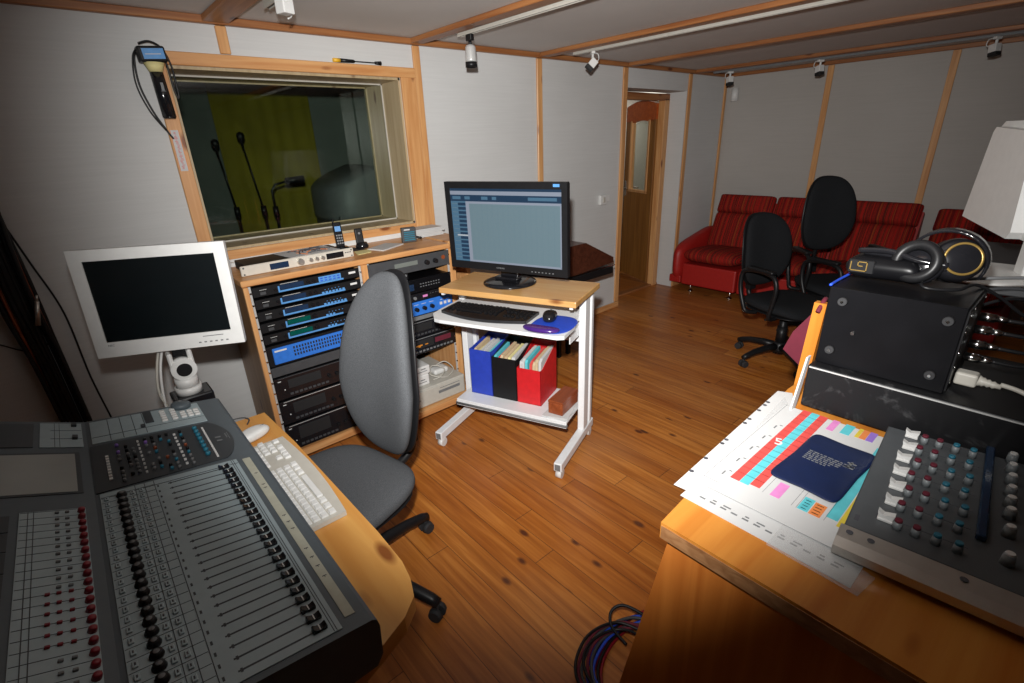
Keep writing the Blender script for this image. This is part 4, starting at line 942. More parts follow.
for i in range(16): b.box(1.218+i*0.0115, 1.226+i*0.0115, s1(0.113), s1(0.109), 0.0022, 0.0045)
for i in range(9): y = 1.22+i*0.021; b.box(y, y+0.005, s1(0.052), s1(0.047), 0.0022, 0.006); b.box(y+0.006, y+0.011, s1(-0.022), s1(-0.026), 0.0022, 0.006)
mk('small_keys', b, 'white')
b = CB()
for y in (1.30, 1.32): b.box(y, y+0.006, s1(0.138), s1(0.126), 0.0022, 0.0028)
b.box(1.31, 1.335, s1(0.151), s1(0.149), 0.0022, 0.0028); b.box(1.30, 1.34, s1(0.155), s1(0.154), 0.0022, 0.0028)
mk('block_lettering', b, 'mgrey')
# transport panel at far end
b = CB(); b.box(1.440, 1.578, s1(0.132), s1(-0.106), 0, 0.0016); mk('transport_panel', b, 'conpanel')
b = CB()
for x in (-0.07, -0.045, -0.02, 0.002): b.box(1.442, 1.576, s1(x), s1(x)+0.0015, 0.0016, 0.0021)
b.box(1.475, 1.4765, s1(0.13), s1(-0.105), 0.0016, 0.0021)
b.box(1.50, 1.576, s1(0.022), s1(0.004), 0.0016, 0.004); b.box(1.478, 1.492, s1(0.0), s1(-0.008), 0.0016, 0.006)
mk('transport_lines', b, 'condark')
kb2 = B().xf(Matrix(((0, e1.x, n1.x, 0), (1, 0, 0, 0), (0, e1.z, n1.z, 0), (0, 0, 0, 1)))); kb2.box(-0.0055, 0.0055, -0.0065, 0.0065, 0, 0.006, 0.0015, 1); o3 = obj('transport_key', kb2, 'white', t); n_ = 0
for x, ys in ((0.045, 5), (0.068, 5), (0.088, 3), (0.104, 3), (0.119, 3)):
    for i in range(ys): place0(o3, 'transport_key', n_, on1(1.492+i*0.0155, x, 0.0016)); n_ += 1
b = B(); b.lathe([(0.024, 0), (0.024, 0.010), (0.020, 0.014), (0.0, 0.014)], (0, 0, 0), 'z', 28); b.m(1).lathe([(0.0, 0.0142), (0.006, 0.0143), (0.0055, 0.0152), (0, 0.0152)], (0.012, 0, 0), 'z', 12)
b.bm.transform(n1.to_track_quat('Z', 'Y').to_matrix().to_4x4()); jw = obj('jog_wheel', b, ['console', 'mgrey'], t); jw.location = on1(1.568, 0.092, 0.0016)
# rear section
b = CB(M2); b.box(0.585, 1.142, s2(-0.130), s2(-0.214), 0, 0.0016); b.m(1)
for k in range(NCH):
    y = P0-0.01+k*0.0228; b.box(y-0.0004, y+0.0004, s2(-0.131), s2(-0.213), 0.0016, 0.0021)
for x in (-0.203, -0.196): b.box(0.586, 1.141, s2(x), s2(x)+0.0012, 0.0016, 0.0021)
mk('input_panel', b, ['conpanel', 'condark'])
b = CB(M2); b.box(1.432, 1.578, s2(-0.122), s2(-0.192), 0, 0.0016); b.m(1)
for y in (1.48, 1.53): b.box(y, y+0.001, s2(-0.123), s2(-0.175), 0.0016, 0.0021)
for x in (-0.160, -0.168): b.box(1.433, 1.577, s2(x), s2(x)+0.001, 0.0016, 0.0021)
for y in (1.475, 1.555): b.box(y, y+0.016, s2(-0.131), s2(-0.140), 0.0016, 0.008)
mk('monitor_panel', b, ['conpanel', 'condark'])
q = B(); q.lathe([(0.0058, 0), (0.0055, 0.006), (0.0045, 0.008), (0.0, 0.008)], (0, 0, 0), 'z', 14); q.bm.transform(n2.to_track_quat('Z', 'Y').to_matrix().to_4x4()); o4 = obj('trim_knob', q, 'redk', t)
for k in range(24): place0(o4, 'trim_knob', k, on2(P0+0.002+k*0.0228, -0.1365, 0.0016))
q = B().xf(Matrix(((0, e2.x, n2.x, 0), (1, 0, 0, 0), (0, e2.z, n2.z, 0), (0, 0, 0, 1)))); q.box(-0.0022, 0.0022, -0.0030, 0.0030, 0, 0.004, 0.0007, 1)
o5 = obj('pad_button', q, 'redk', t); n_ = 0
for k in range(6):
    for x in (-0.155, -0.168, -0.18): place0(o5, 'pad_button', n_, on2(P0+0.17+k*0.0228, x, 0.0016)); n_ += 1
q = B().xf(Matrix(((0, e2.x, n2.x, 0), (1, 0, 0, 0), (0, e2.z, n2.z, 0), (0, 0, 0, 1)))); q.box(-0.0022, 0.0022, -0.0030, 0.0030, 0, 0.004, 0.0007, 1)
o6 = obj('input_button', q, 'mgrey', t); n_ = 0
for k in range(24):
    for x in (-0.155, -0.168):
        if 7 <= k <= 12: continue
        place0(o6, 'input_button', n_, on2(P0+0.002+k*0.0228, x, 0.0016)); n_ += 1
b = CB(M2); b.box(1.205, 1.402, s2(-0.130), s2(-0.345), -0.0005, 0.0012); mk('screen_bezel', b, 'condark')
b = CB(M2); b.box(1.212, 1.393, s2(-0.138), s2(-0.338), 0.0012, 0.0018); mk('touch_screen', b, 'consolefilm')
b = CB(M2); b.box(1.435, 1.575, s2(-0.202), s2(-0.40), 0, 0.0014); mk('meter_window', b, 'condark')
for i in range(9): b = CB(M2); b.box(0.60+i*0.06, 0.655+i*0.06, s2(-0.225), s2(-0.40), 0, 0.0014); mk('meter_window', b, 'condark')

# ---------------------------------------------------------------- keyboards
def keyboard(name, label, loc, rz, W, D, body, key, z=0.012, curve=0.0, split=True):
    t = thing(name, label, 'keyboard', loc, rz)
    b = B(); n = 24; top = [(-W/2+W*i/n, -D/2-curve*math.sin(PI*i/n)) for i in range(n+1)] + [(W/2, D/2), (-W/2, D/2)]
    b.prism(top, 0, z, 'z'); obj('case', b, body, t)
    k0 = B(); k0.prism([(-0.0076, -0.0076), (0.0076, -0.0076), (0.0076, 0.0076), (-0.0076, 0.0076)], 0, 0.002, 'z'); k0.box(-0.0063, 0.0063, -0.0063, 0.0063, 0.002, 0.006)
    src = obj('key', k0, key, t); p = W/23.0; first = True
    rows = [(D/2-0.014, [0, 2, 3, 4, 5, 6.5, 7.5, 8.5, 9.5, 11, 12, 13, 14])]+[(D/2-0.036-r*0.0185, list(range(0, 14))+[15.3, 16.3, 17.3]*(r in (0, 1))+[16.3]*(r == 3)+[18.6, 19.6, 20.6]+([21.6] if r in (0, 2) else [])) for r in range(4)]
    cnt = 0
    for y, cols in rows:
        for cx in cols:
            x = -W/2+0.012+(cx+0.4)*p
            if first: src.location = (x, y, z); first = False
            else: put('key', src, t, (x, y, z))
            cnt += 1
    b = B(); y = D/2-0.036-4*0.0185
    b.box(-W/2+0.012+4.0*p, -W/2+0.012+9.8*p, y-0.007, y+0.007, z, z+0.006, 0.001, 1); b2 = obj('space_bar', b, key, t)
    for cx in (0, 1.4, 2.8, 10.6, 12, 13.2, 15.7, 16.7, 17.7, 19.0, 21): put('key', src, t, (-W/2+0.012+(cx+0.4)*p, y, z)); cnt += 1
    return t
keyboard('keyboard', 'white computer keyboard on the desk along the edge of the mixing console', (0.225, 1.165, DT+0.001), R_(90), 0.435, 0.135, 'cream', 'white', curve=0.012)
t = thing('computer_mouse', 'white computer mouse on the desk beyond the white keyboard', 'mouse', (0.232, 1.455, DT), R_(20))
b = B(); b.pad(lambda u, v, w: Vector((u*0.050, v*0.026, 0.013+w*(1.0 if w > 0 else 1)+0.005*(1-u*u)*(w > 0))), n=2.3, T=0.0125, seg=32); obj('shell', b, 'white', t)
b = B(); b.box(-0.0, 0.038, -0.0006, 0.0006, 0.022, 0.0285); obj('button_seam', b, 'mgrey', t)
b = B(); b.tube([(0.238, 1.545, DT+0.006), (0.25, 1.57, DT+0.008), (0.235, 1.592, DT+0.010), (0.20, 1.60, DT+0.01), (0.16, 1.598, DT+0.01)], 0.002, 6, 8); obj('cord', b, 'dgrey', t, True)

# ---------------------------------------------------------------- white monitor on its arm
ang = math.atan2(1.79-1.95, 0.36)
t = thing('white_monitor', 'white flat monitor switched off on a stand behind the mixing console', 'monitor', (0.15, 1.87, 0))
MMt = Matrix.Translation((0.150, 1.865, 1.082)) @ Matrix.Rotation(ang, 4, 'Z') @ Matrix.Rotation(R_(1.0), 4, 'Y') @ Matrix.Rotation(R_(-3), 4, 'X')
Wm, Hm = 0.418, 0.335
b = B().xf(MMt); 
# bezel with opening
ix0, ix1, iz0, iz1 = -Wm/2+0.034, Wm/2-0.034, -Hm/2+0.048, Hm/2-0.034
for a in ((-Wm/2, Wm/2, iz1, Hm/2), (-Wm/2, Wm/2, -Hm/2, iz0), (-Wm/2, ix0, iz0, iz1), (ix1, Wm/2, iz0, iz1)): b.box(a[0], a[1], -0.010, 0.012, a[2], a[3])
obj('bezel', b, 'white', t, True)
b = B().xf(MMt); b.box(ix0, ix1, -0.006, 0.004, iz0, iz1); obj('screen', b, 'screenoff', t, True)
b = B().xf(MMt); b.box(-Wm/2, Wm/2, 0.0125, 0.022, -Hm/2, Hm/2, 0.004, 1); b.box(-Wm/2+0.05, Wm/2-0.05, 0.022, 0.055, -Hm/2+0.04, Hm/2-0.04, 0.01); obj('housing', b, 'mgrey', t, True)
text_b('NEC', 0.009, 'mgrey', 'brand_lettering', t, xform(t).inverted() @ MMt @ Matrix.Translation((-Wm/2+0.045, -0.0105, -Hm/2+0.038)) @ Matrix.Rotation(R_(90), 4, 'X'))
b = B().xf(MMt)
for i in range(6): b.box(0.075+i*0.016, 0.082+i*0.016, -0.0112, -0.010, -Hm/2+0.014, -Hm/2+0.018)
b.box(0.09, 0.15, -0.0106, -0.010, -Hm/2+0.034, -Hm/2+0.0365); obj('buttons', b, 'mgrey', t, True)
b = B().xf(MMt); b.box(-0.022, 0.026, 0.022, 0.05, -Hm/2-0.045, -Hm/2+0.06, 0.004, 1); obj('neck', b, 'black', t, True)
HX, HY, HZ = 0.148, 1.868, 0.850
b = B(); b.box(HX-0.034, HX-0.020, HY-0.022, HY+0.02, HZ-0.02, HZ+0.055, 0.004, 1); b.box(HX+0.022, HX+0.036, HY-0.022, HY+0.02, HZ-0.02, HZ+0.055, 0.004, 1)
b.cyl((HX+0.001, HY-0.030, HZ-0.005), (HX+0.001, HY+0.02, HZ-0.005), 0.037, 0.037, 32)
b.cyl((HX, HY, HZ-0.095), (HX, HY, HZ-0.070), 0.039, 0.039, 28); b.cyl((HX, HY, HZ-0.069), (HX, HY, HZ-0.038), 0.035, 0.033, 28); obj('hinge', b, 'white', t, True)
b = B(); b.cyl((HX+0.001, HY-0.0335, HZ-0.005), (HX+0.001, HY-0.0302, HZ-0.005), 0.022, 0.022, 32); obj('hinge_cap', b, 'black', t, True)
b = B(); b.box(HX-0.055, HX+0.062, HY-0.05, HY+0.05, 0.62, 0.7545, 0.006); b.box(HX-0.048, HX+0.048, HY-0.055, HY+0.04, 0.64, 0.70, 0.004); obj('mount_block', b, 'blackgloss', t, True)
b = B(); b.cyl((HX, HY, 0.02), (HX, HY, 0.62), 0.022, seg=16); obj('pole', b, 'black', t, True)
b = B(); b.cyl((HX, HY, 0.0), (HX, HY, 0.02), 0.15, 0.14, 28); obj('base', b, 'black', t, True)
for k, mt in ((0, 'white'), (1, 'cream')):
    b = B(); o_ = k*0.010; b.tube([(HX-0.03-o_, HY+0.05, 0.92), (HX-0.055-o_, HY+0.02, 0.86), (HX-0.072-o_, HY, 0.78), (HX-0.078+o_, HY-0.01, 0.68), (HX-0.075, HY, 0.45), (HX-0.06, HY+0.02, 0.03)], 0.0042, 8, 8); obj('cable', b, mt, t, True)
b = B(); b.pad(lambda u, v, w: Vector((-0.11+u*0.035, -0.165+v*0.02, 0.01)) if False else Vector((HX-0.035+u*0.03, HY-0.085+v*0.02, 0.0)), T=0.01) if False else None

# ================================================================ the computer cart
CA = R_(21.8); CO = (1.52, 1.761, 0)
t = thing('computer_cart', 'white steel computer cart with pine top and four casters', 'cart', CO, CA)
cart = t
b = B(); b.box(-0.132, 0.212, -0.378, 0.338, 0.822, 0.85, 0.004, 2); obj('table_top', b, 'cart', t)
for s, y in ((1, 0.332), (-1, -0.344)):
    b = B(); b.box(-0.265, 0.205, y-0.020, y+0.020, 0.050, 0.095, 0.003, 1); foot = obj('foot_beam', b, 'steel', t)
    b = B(); b.box(-0.2665, -0.2652, y-0.014, y+0.014, 0.056, 0.089); obj('beam_end', b, 'mgrey', foot)
    b = B(); b.box(0.055, 0.120, y-0.0165+0.006*s*0, y+0.0165, 0.0955, 0.810, 0.003, 1); obj('upright', b, 'steel', t)
    b = B(); b.box(0.150, 0.182, y-0.0165, y+0.0165, 0.0955, 0.810, 0.003, 1); obj('upright', b, 'steel', t)
    b = B(); b.box(-0.12, 0.20, y-0.015, y+0.0, 0.8105, 0.8215); obj('bracket', b, 'steel', t)
    for x in (-0.235, 0.175):
        b = B(); b.cyl((x, y-0.014, 0.024), (x, y+0.014, 0.024), 0.024, seg=20); b.box(x-0.012, x+0.012, y-0.018, y+0.018, 0.036, 0.0498, 0.003, 1); obj('caster', b, 'white', t)
b = B(); b.box(-0.098, 0.225, -0.3235, 0.3115, 0.208, 0.220, 0.002, 1); b.box(-0.100, -0.090, -0.3235, 0.3115, 0.186, 0.208); obj('lower_shelf', b, 'steel', t)
b = B(); b.cyl((-0.094, -0.3265, 0.196), (-0.094, 0.3145, 0.196), 0.010, seg=12); obj('shelf_rod', b, 'mgrey', t)
b = B(); b.box(0.125, 0.14, -0.327, 0.315, 0.56, 0.68, 0.002, 1); obj('rear_panel', b, 'steel', t)
b = B(); b.box(-0.06, 0.06, -0.3265, -0.322, 0.62, 0.688); b.box(-0.06, 0.06, 0.310, 0.3145, 0.62, 0.688); obj('runner', b, 'steel', t)
tr = [(-0.262, 0.285), (-0.270, 0.25), (-0.270, -0.345), (-0.255, -0.372), (-0.12, -0.372), (-0.05, -0.335), (0.11, -0.33), (0.11, 0.34), (-0.12, 0.342), (-0.20, 0.335)]
b = B(); b.prism(tr, 0.722, 0.738, 'z'); obj('keyboard_tray', b, 'steel', t)
b = B(); b.box(-0.225, 0.10, -0.330, 0.308, 0.700, 0.7215, 0.002, 1); b.m(1).box(-0.20, 0.10, -0.31, 0.29, 0.689, 0.6995); obj('tray_rail', b, ['steel', 'dgrey'], t)
# keyboard (rubber black ergonomic) on the tray
kt = keyboard('keyboard', 'black computer keyboard on the white tray of the cart', (0, 0, 0), 0, 0.46, 0.145, 'blackgloss', 'black', z=0.014, curve=0.05)
L2W = Matrix.Translation(CO) @ Matrix.Rotation(CA, 4, 'Z')
def onc(x, y, z): v = L2W @ Vector((x, y, z)); return (v.x, v.y, v.z)
kt.location = onc(-0.105, 0.070, 0.7385); kt.rotation_euler.z = CA-R_(90)
t = thing('mouse_pad', 'blue mouse pad with purple gel wrist rest on the cart tray', 'mouse pad', onc(-0.145, -0.278, 0.7385), CA)
b = B(); b.pad(lambda u, v, w: Vector((0.005+u*0.12, 0.0+v*0.098, 0.0025+w)), n=2.6, T=0.0024); obj('pad', b, 'blue', t)
b = B(); b.pad(lambda u, v, w: Vector((-0.102+u*0.030+0.012*v*v, 0.02+v*0.085, 0.014+w)), n=2.6, T=0.011); obj('wrist_rest', b, 'purple', t)
t = thing('computer_mouse', 'black computer mouse on the blue mouse pad', 'mouse', onc(-0.105, -0.245, 0.7435), CA+R_(10))
b = B(); b.pad(lambda u, v, w: Vector((u*0.052, v*0.031, 0.018+w+0.008*(1-u*u)*(w > 0))), n=2.4, T=0.0175); obj('shell', b, 'blackgloss', t)
b = B(); b.cyl((0.025, -0.004, 0.038), (0.025, 0.004, 0.038), 0.006); obj('scroll_wheel', b, 'dgrey', t)
# monitor
t = thing('computer_monitor', 'large black widescreen monitor on the cart showing a recording program', 'monitor', onc(0.0, 0.0, 0.8502), CA)
b = B(); b.lathe([(0.0, 0.018), (0.05, 0.018), (0.110, 0.014), (0.132, 0.006), (0.134, 0.0), (0.0, 0.0)], (0.072, 0.045, 0), 'z', 40); obj('base', b, 'blackgloss', t)
b = B(); b.box(0.085, 0.125, 0.005, 0.105, 0.016, 0.20, 0.008); b.box(0.045, 0.10, -0.01, 0.12, 0.017, 0.030, 0.005); obj('neck', b, 'blackgloss', t)
MB = Matrix.Translation((0.0, 0.022, 0.281)) @ Matrix.Rotation(R_(-3), 4, 'Z') @ Matrix.Rotation(R_(-1.5), 4, 'Y')
def mbx(b): return b.xf(MB)
W2, H2 = 0.642, 0.415
b = mbx(B()); sy0, sy1, sz0, sz1 = -W2/2+0.027, W2/2-0.027, -H2/2+0.036, H2/2-0.030
for a in ((-W2/2, W2/2, sz1, H2/2), (-W2/2, W2/2, -H2/2, sz0), (-W2/2, sy0, sz0, sz1), (sy1, W2/2, sz0, sz1)): b.box(-0.012, 0.012, a[0], a[1], a[2], a[3])
obj('bezel', b, 'black', t)
b = mbx(B()); b.box(0.0125, 0.03, -W2/2+0.004, W2/2-0.004, -H2/2+0.004, H2/2-0.004, 0.004, 1); b.box(0.03, 0.075, -0.2, 0.2, -0.14, 0.14, 0.012); obj('housing', b, 'black', t)
b = mbx(B()); SW = sy1-sy0; SH = sz1-sz0
X_ = -0.006
def sr(y0, y1, z0, z1, lay, m):   # fractions measured from the left/top as the viewer sees them (left = +y)
    b.m(m).box(X_-0.0003*lay, X_+0.0001, sy1-SW*y1, sy1-SW*y0, sz1-SH*z1, sz1-SH*z0)
sr(0, 1, 0, 1, 0, 0); b.box(X_, 0.01, sy0, sy1, sz0, sz1)
sr(0, 1, 0, 0.035, 1, 1); sr(0, 1, 0.035, 0.085, 1, 2); sr(0.0, 1, 0.085, 0.17, 1, 1)
for (a, c) in ((0.02, 0.10), (0.14, 0.19), (0.30, 0.36), (0.40, 0.44), (0.72, 0.96)): sr(a, c, 0.105, 0.145, 2, 3)
for (a, c) in ((0.12, 0.135), (0.36, 0.39), (0.44, 0.48), (0.49, 0.52), (0.53, 0.70)): sr(a, c, 0.10, 0.15, 2, 1)
sr(0, 0.145, 0.17, 1.0, 1, 3)
for k in range(14): z = 0.19+k*0.0575; sr(0.07, 0.145, z, z+0.038, 2, 1); sr(0.01, 0.065, z+0.01, z+0.016, 2, 4)
sr(0.04, 0.145, 0.625, 0.645, 3, 5)
sr(0.145, 0.178, 0.17, 1, 1, 2); sr(0.178, 1, 0.17, 0.20, 1, 2); sr(0.985, 1, 0.17, 1, 2, 2); sr(0.178, 1, 0.975, 1, 2, 2)
for k in range(16): y = 0.20+k*0.049; sr(y, y+0.0016, 0.20, 0.975, 1, 4)
for k in range(14): z = 0.23+k*0.054; sr(0.178, 0.985, z, z+0.0018, 1, 4)
obj('screen', b, ['scr_bg', 'scr_dark', 'scr_bar', 'scr_side', 'scr_line', 'scr_pale'], t)
b = mbx(B()); b.box(-0.0128, -0.0122, -W2/2+0.035, -W2/2+0.065, H2/2-0.020, H2/2-0.008); obj('sticker', b, 'bluel', t)
def ftext(txt, size, mat, nm, y, z): return text_b(txt, size, mat, nm, t, MB @ Matrix.Translation((-0.0124, y, z)) @ Matrix(((0, 0, -1, 0), (-1, 0, 0, 0), (0, 1, 0, 0), (0, 0, 0, 1))))
ftext('SAMSUNG', 0.010, 'mgrey', 'brand_lettering', 0.03, -H2/2+0.016)
b = mbx(B())
for i in range(7): b.box(-0.0126, -0.0121, -0.145-i*0.018, -0.138-i*0.018, -H2/2+0.012, -H2/2+0.016)
obj('buttons', b, 'mgrey', t)
# magazine files and their folders
def magfile(label, y0, y1, mat, fx0, fx1, h0, h1):
    t = thing('magazine_file', label, 'magazine file', onc((fx0+fx1)/2, (y0+y1)/2, 0.2202), CA, 'magazine files on the cart shelf'); th = 0.003
    o = (fx0+fx1)/2; yc = (y0+y1)/2
    b = B()
    side = [(fx0-o, 0), (fx1-o, 0), (fx1-o, h1), (fx0-o+0.03, h0), (fx0-o, h0)]
    for y in (y0-yc, y1-yc-th): b.prism(side, y, y+th, 'y')
    b.box(fx0-o, fx0-o+th, y0-yc, y1-yc, 0, h0); b.box(fx1-o-th, fx1-o, y0-yc, y1-yc, 0, h1); b.box(fx0-o, fx1-o, y0-yc, y1-yc, 0, th)
    obj('box', b, mat, t); return t
specs = [('blue', 'bluefile', 0.139, 0.272, 'white and red'), ('black', 'black', -0.008, 0.136, 'tan and white'), ('red', 'redfile', -0.146, -0.011, 'pale and tan')]
rr = random.Random(21)
for nm, mt, y0, y1, d in specs:
    magfile('%s magazine file full of paper folders on the cart shelf' % nm, y0, y1, mt, 0.0, 0.215, {'blue': 0.262, 'black': 0.238, 'red': 0.200}[nm], 0.285)
    n = 7
    for k in range(n):
        y = y0+0.006+(y1-y0-0.012)*(k+0.5)/n; th = (y1-y0)/n*0.36; hh = 0.238+rr.uniform(-0.012, 0.014)
        b = B(); ln = rr.uniform(-0.012, 0.012)
        b.xf(Matrix.Translation((0.083, y, 0.2240)) @ Matrix.Rotation(R_(rr.uniform(-2.5, 2.5)), 4, 'X'))
        b.prism([(-0.068, 0), (0.100, 0), (0.100, hh+0.018), (-0.055+ln, hh), (-0.068, hh-0.012)], -th, th, 'y')
        o = obj('paper_folder', b, ['paper', 'kraft', 'paper', 'papery', 'pred', 'paper', 'kraft', 'cyan'][(k*3+len(nm)) % 8] if k else 'paper')
        o.location = CO; o.rotation_euler.z = CA
        tag(o, 'paper folder standing in the %s magazine file' % nm, 'folder', 'paper folders in the %s magazine file' % nm)
t = thing('papers', 'loose white papers lying on the right end of the cart shelf', 'paper', onc(0.012, -0.26, 0.2202), CA)
for k in range(4):
    b = B(); b.xf(Matrix.Rotation(R_(-6+k*4), 4, 'Z')); b.box(-0.100, 0.11, -0.066+k*0.003, 0.064, k*0.003, k*0.003+0.0026); obj('sheet', b, 'paper', t)
t = thing('wooden_box', 'reddish-brown wooden box on the papers at the right of the cart shelf', 'box', onc(0.02, -0.262, 0.2326), CA+R_(-6))
b = B(); b.box(-0.088, 0.088, -0.040, 0.040, 0, 0.060, 0.003, 1); obj('body', b, 'boxwood', t)
b = B(); b.box(-0.089, 0.089, -0.041, 0.041, 0.0605, 0.074, 0.003, 1); obj('lid', b, 'boxwood', t)
# brown case / stool standing behind the cart
t = thing('piano_case', 'dark brown wooden cabinet with sloping side standing behind the monitor cart', 'cabinet', (2.62, 2.46, 0), R_(0))
poly = [(2.38, 0.0), (2.38, 0.80), (2.72, 0.80), (3.02, 0.66), (3.02, 0.61), (2.98, 0.0)]
b = B(); b.prism([(2.42, 0.82), (2.70, 0.82), (3.02, 0.665), (3.02, 0.625), (2.42, 0.60)], 2.30, 2.66, 'y'); obj('lid', b, 'brown', t, True)
b = B(); b.box(2.40, 3.01, 2.29, 2.67, 0.545, 0.5995, 0.004, 1); obj('body', b, 'black', t, True)
b = B(); b.box(2.56, 3.025, 2.286, 2.2895, 0.606, 0.612); obj('trim_strip', b, 'chrome', t, True)
for x in (2.46, 2.56):
    for y in (2.34, 2.62):
        b = B(); b.box(x-0.014, x+0.014, y-0.014, y+0.014, 0, 0.5445); obj('leg', b, 'black', t, True)
b = B(); b.xf(Matrix.Translation((3.018, 2.36, 0.64))); b.box(0, 0.012, -0.03, 0.03, -0.012, 0.012, 0.003, 1); obj('clasp', b, 'black', t, True)
# ================================================================ red sofa along the far wall
def sofa_section(label, y0, y1, top=0.885, arm=None, xo=0.0):
    yc = (y0+y1)/2; hw = (y1-y0)/2-0.006
    t = thing('sofa_section', label, 'sofa', (4.95+xo, yc, 0), 0, 'sections of the red sofa')
    b = B(); b.box(-0.40, 0.36, -hw, hw, 0.085, 0.30, 0.015); obj('base', b, 'redlea', t)
    b = B(); b.pad(lambda u, v, w: Vector((-0.13+u*0.325, v*hw, 0.375+w-0.02*u)), n=7, T=0.075, seg=48); obj('seat_cushion', b, 'stripe', t)
    th = math.atan2(0.20, top-0.42); L = (top-0.38)/math.cos(th)
    b = B().xf(Matrix.Translation((0.06, 0, 0.40)) @ Matrix.Rotation(th, 4, 'Y'))
    b.pad(lambda u, v, w: Vector((w*1.0, v*hw, L*0.34+u*L*0.34)), n=14, T=0.065, seg=48); 
    b.pad(lambda u, v, w: Vector((w*1.25-0.005, v*hw, L*0.84+u*L*0.17)), n=14, T=0.065, seg=48); obj('backrest', b, 'stripe', t)
    b = B(); b.prism([(0.16, 0.30), (0.37, 0.30), (0.37, top-0.06), (0.33, top-0.04)], -hw, hw, 'y'); obj('back_shell', b, 'redlea', t)
    for sx in (-0.32, 0.28):
        for sy in (-hw+0.07, hw-0.07):
            b = B(); b.cyl((sx, sy, 0), (sx, sy, 0.012), 0.024, seg=16); b.cyl((sx, sy, 0.012), (sx, sy, 0.0845), 0.012, seg=12); obj('leg', b, 'chrome', t)
    if arm:
        b = B(); pts = []
        b.pad(lambda u, v, w: Vector((-0.03+u*0.385, arm*(hw+0.075)+w, 0.32+v*(0.225+0.0*u)+0.075*u*(v > -0.2)*(0.5+0.5*v))), n=4.5, T=0.080, seg=48); obj('armrest', b, 'redlea', t)
        b = B(); b.box(-0.38, 0.34, arm*(hw+0.02), arm*(hw+0.15), 0.085, 0.16, 0.01); obj('arm_base', b, 'redlea', t)
    return t
sofa_section('leftmost striped red sofa section with the padded red armrest, next to the door', 2.035, 2.605, arm=1)
sofa_section('second striped red sofa section from the left, partly behind the black chairs', 1.458, 2.028)
sofa_section('third striped red sofa section, right behind the tall black chair back', 0.885, 1.45)
sofa_section('lower striped red sofa section at the far right beside the white monitor', 0.20, 0.80, top=0.855)

# ================================================================ the right-hand cabinet
CT = 0.87
t = thing('wooden_cabinet', 'pine cabinet in the right foreground carrying papers, mixer and black boxes', 'cabinet', (1.1, -0.1, 0))
b = B(); b.prism([(0.636, 0.358), (0.622, -0.62), (1.58, -0.62), (1.58, 0.39), (1.30, 0.405)], CT-0.034, CT, 'z')
bmesh.ops.bevel(b.bm, geom=[e for e in b.bm.edges if all(abs(v.co.z-CT) < 1e-5 for v in e.verts)], offset=0.004, segments=2, affect='EDGES'); obj('top_board', b, 'cabx', t, True)
b = B(); b.prism([(0.6345, 0.3560), (0.6205, -0.615), (0.6355, -0.615), (0.6375, 0.3560)], CT-0.033, CT-0.006, 'z'); obj('board_end', b, 'cabedge', t, True)
b = B(); b.prism([(-0.60, 0), (0.49, 0), (0.345, CT-0.0345), (-0.60, CT-0.0345)], 0.645, 0.665, 'x'); obj('end_panel', b, 'cabside', t, True)
b = B(); b.prism([(0.6655, 0.318), (1.57, 0.355), (1.57, 0.375), (0.6655, 0.338)], 0.0, CT-0.0345, 'z'); obj('side_panel', b, 'cabside', t, True)
b = B(); b.box(0.6655, 1.57, -0.60, -0.58, 0.0, CT-0.0345); b.box(1.55, 1.57, -0.58, 0.35, 0.0, CT-0.0345); obj('back_panel', b, 'cabside', t, True)
Z0 = CT+0.0006
# papers
sheet('paper_sheet', 'bottom white printed sheet hanging over the left edge of the pine cabinet', 'paper', [(0.722, 0.372), (0.716, 0.090), (1.02, 0.086), (1.02, 0.372)], Z0, 'paper', 0.0012)
b = B()
for k in range(12): b.box(0.742, 0.746, 0.345-k*0.020, 0.345-k*0.020-0.011, Z0+0.0012, Z0+0.0015); b.box(0.750, 0.7535, 0.343-k*0.020, 0.343-k*0.020-0.007*(k % 3), Z0+0.0012, Z0+0.0015)
tag(obj('printed_line', b, 'mgrey'), 'grey printed line of text along the bottom white sheet', 'print')
sheet('plastic_pocket', 'clear plastic pocket corner sticking out under the small mixer', 'plastic pocket', [(0.712, 0.21), (0.706, 0.078), (0.76, 0.070), (0.80, 0.21)], Z0+0.0016, 'film', 0.0008)
t = thing('punched_pocket', 'punched plastic pocket with white hole strip along the left edge of the cabinet', 'plastic pocket', (1.0, 0.38, Z0+0.0026))
b = B(); b.prism([(0.738, 0.396), (1.262, 0.416), (1.275, 0.385), (1.15, 0.33), (0.742, 0.35)], Z0+0.0026, Z0+0.0034, 'z'); obj('sheet', b, 'paper', t, True)
b = B()
for x in (0.80, 0.86, 0.935, 0.955, 1.05, 1.075, 1.13, 1.165, 1.185): b.cyl((x, 0.392+(x-0.74)*0.036, Z0+0.0034), (x, 0.392+(x-0.74)*0.036, Z0+0.0038), 0.0048, seg=12)
obj('holes', b, 'ink', t, True)
b = B(); b.prism([(0.80, 0.36), (1.24, 0.39), (1.10, 0.30), (0.80, 0.31)], Z0+0.0040, Z0+0.0048, 'z'); obj('film', b, 'film', t, True)
t = thing('timetable_sheet', 'colour-striped printed timetable sheet under the navy wallet', 'paper', (1.0, 0.24, Z0+0.0052))
zz = Z0+0.0052
def blk(x0, x1, y0, y1): return (x0, x1, y0, y1, zz+0.001, zz+0.0013)
b = B(); b.box(0.775, 1.195, 0.118, 0.372, zz, zz+0.001)
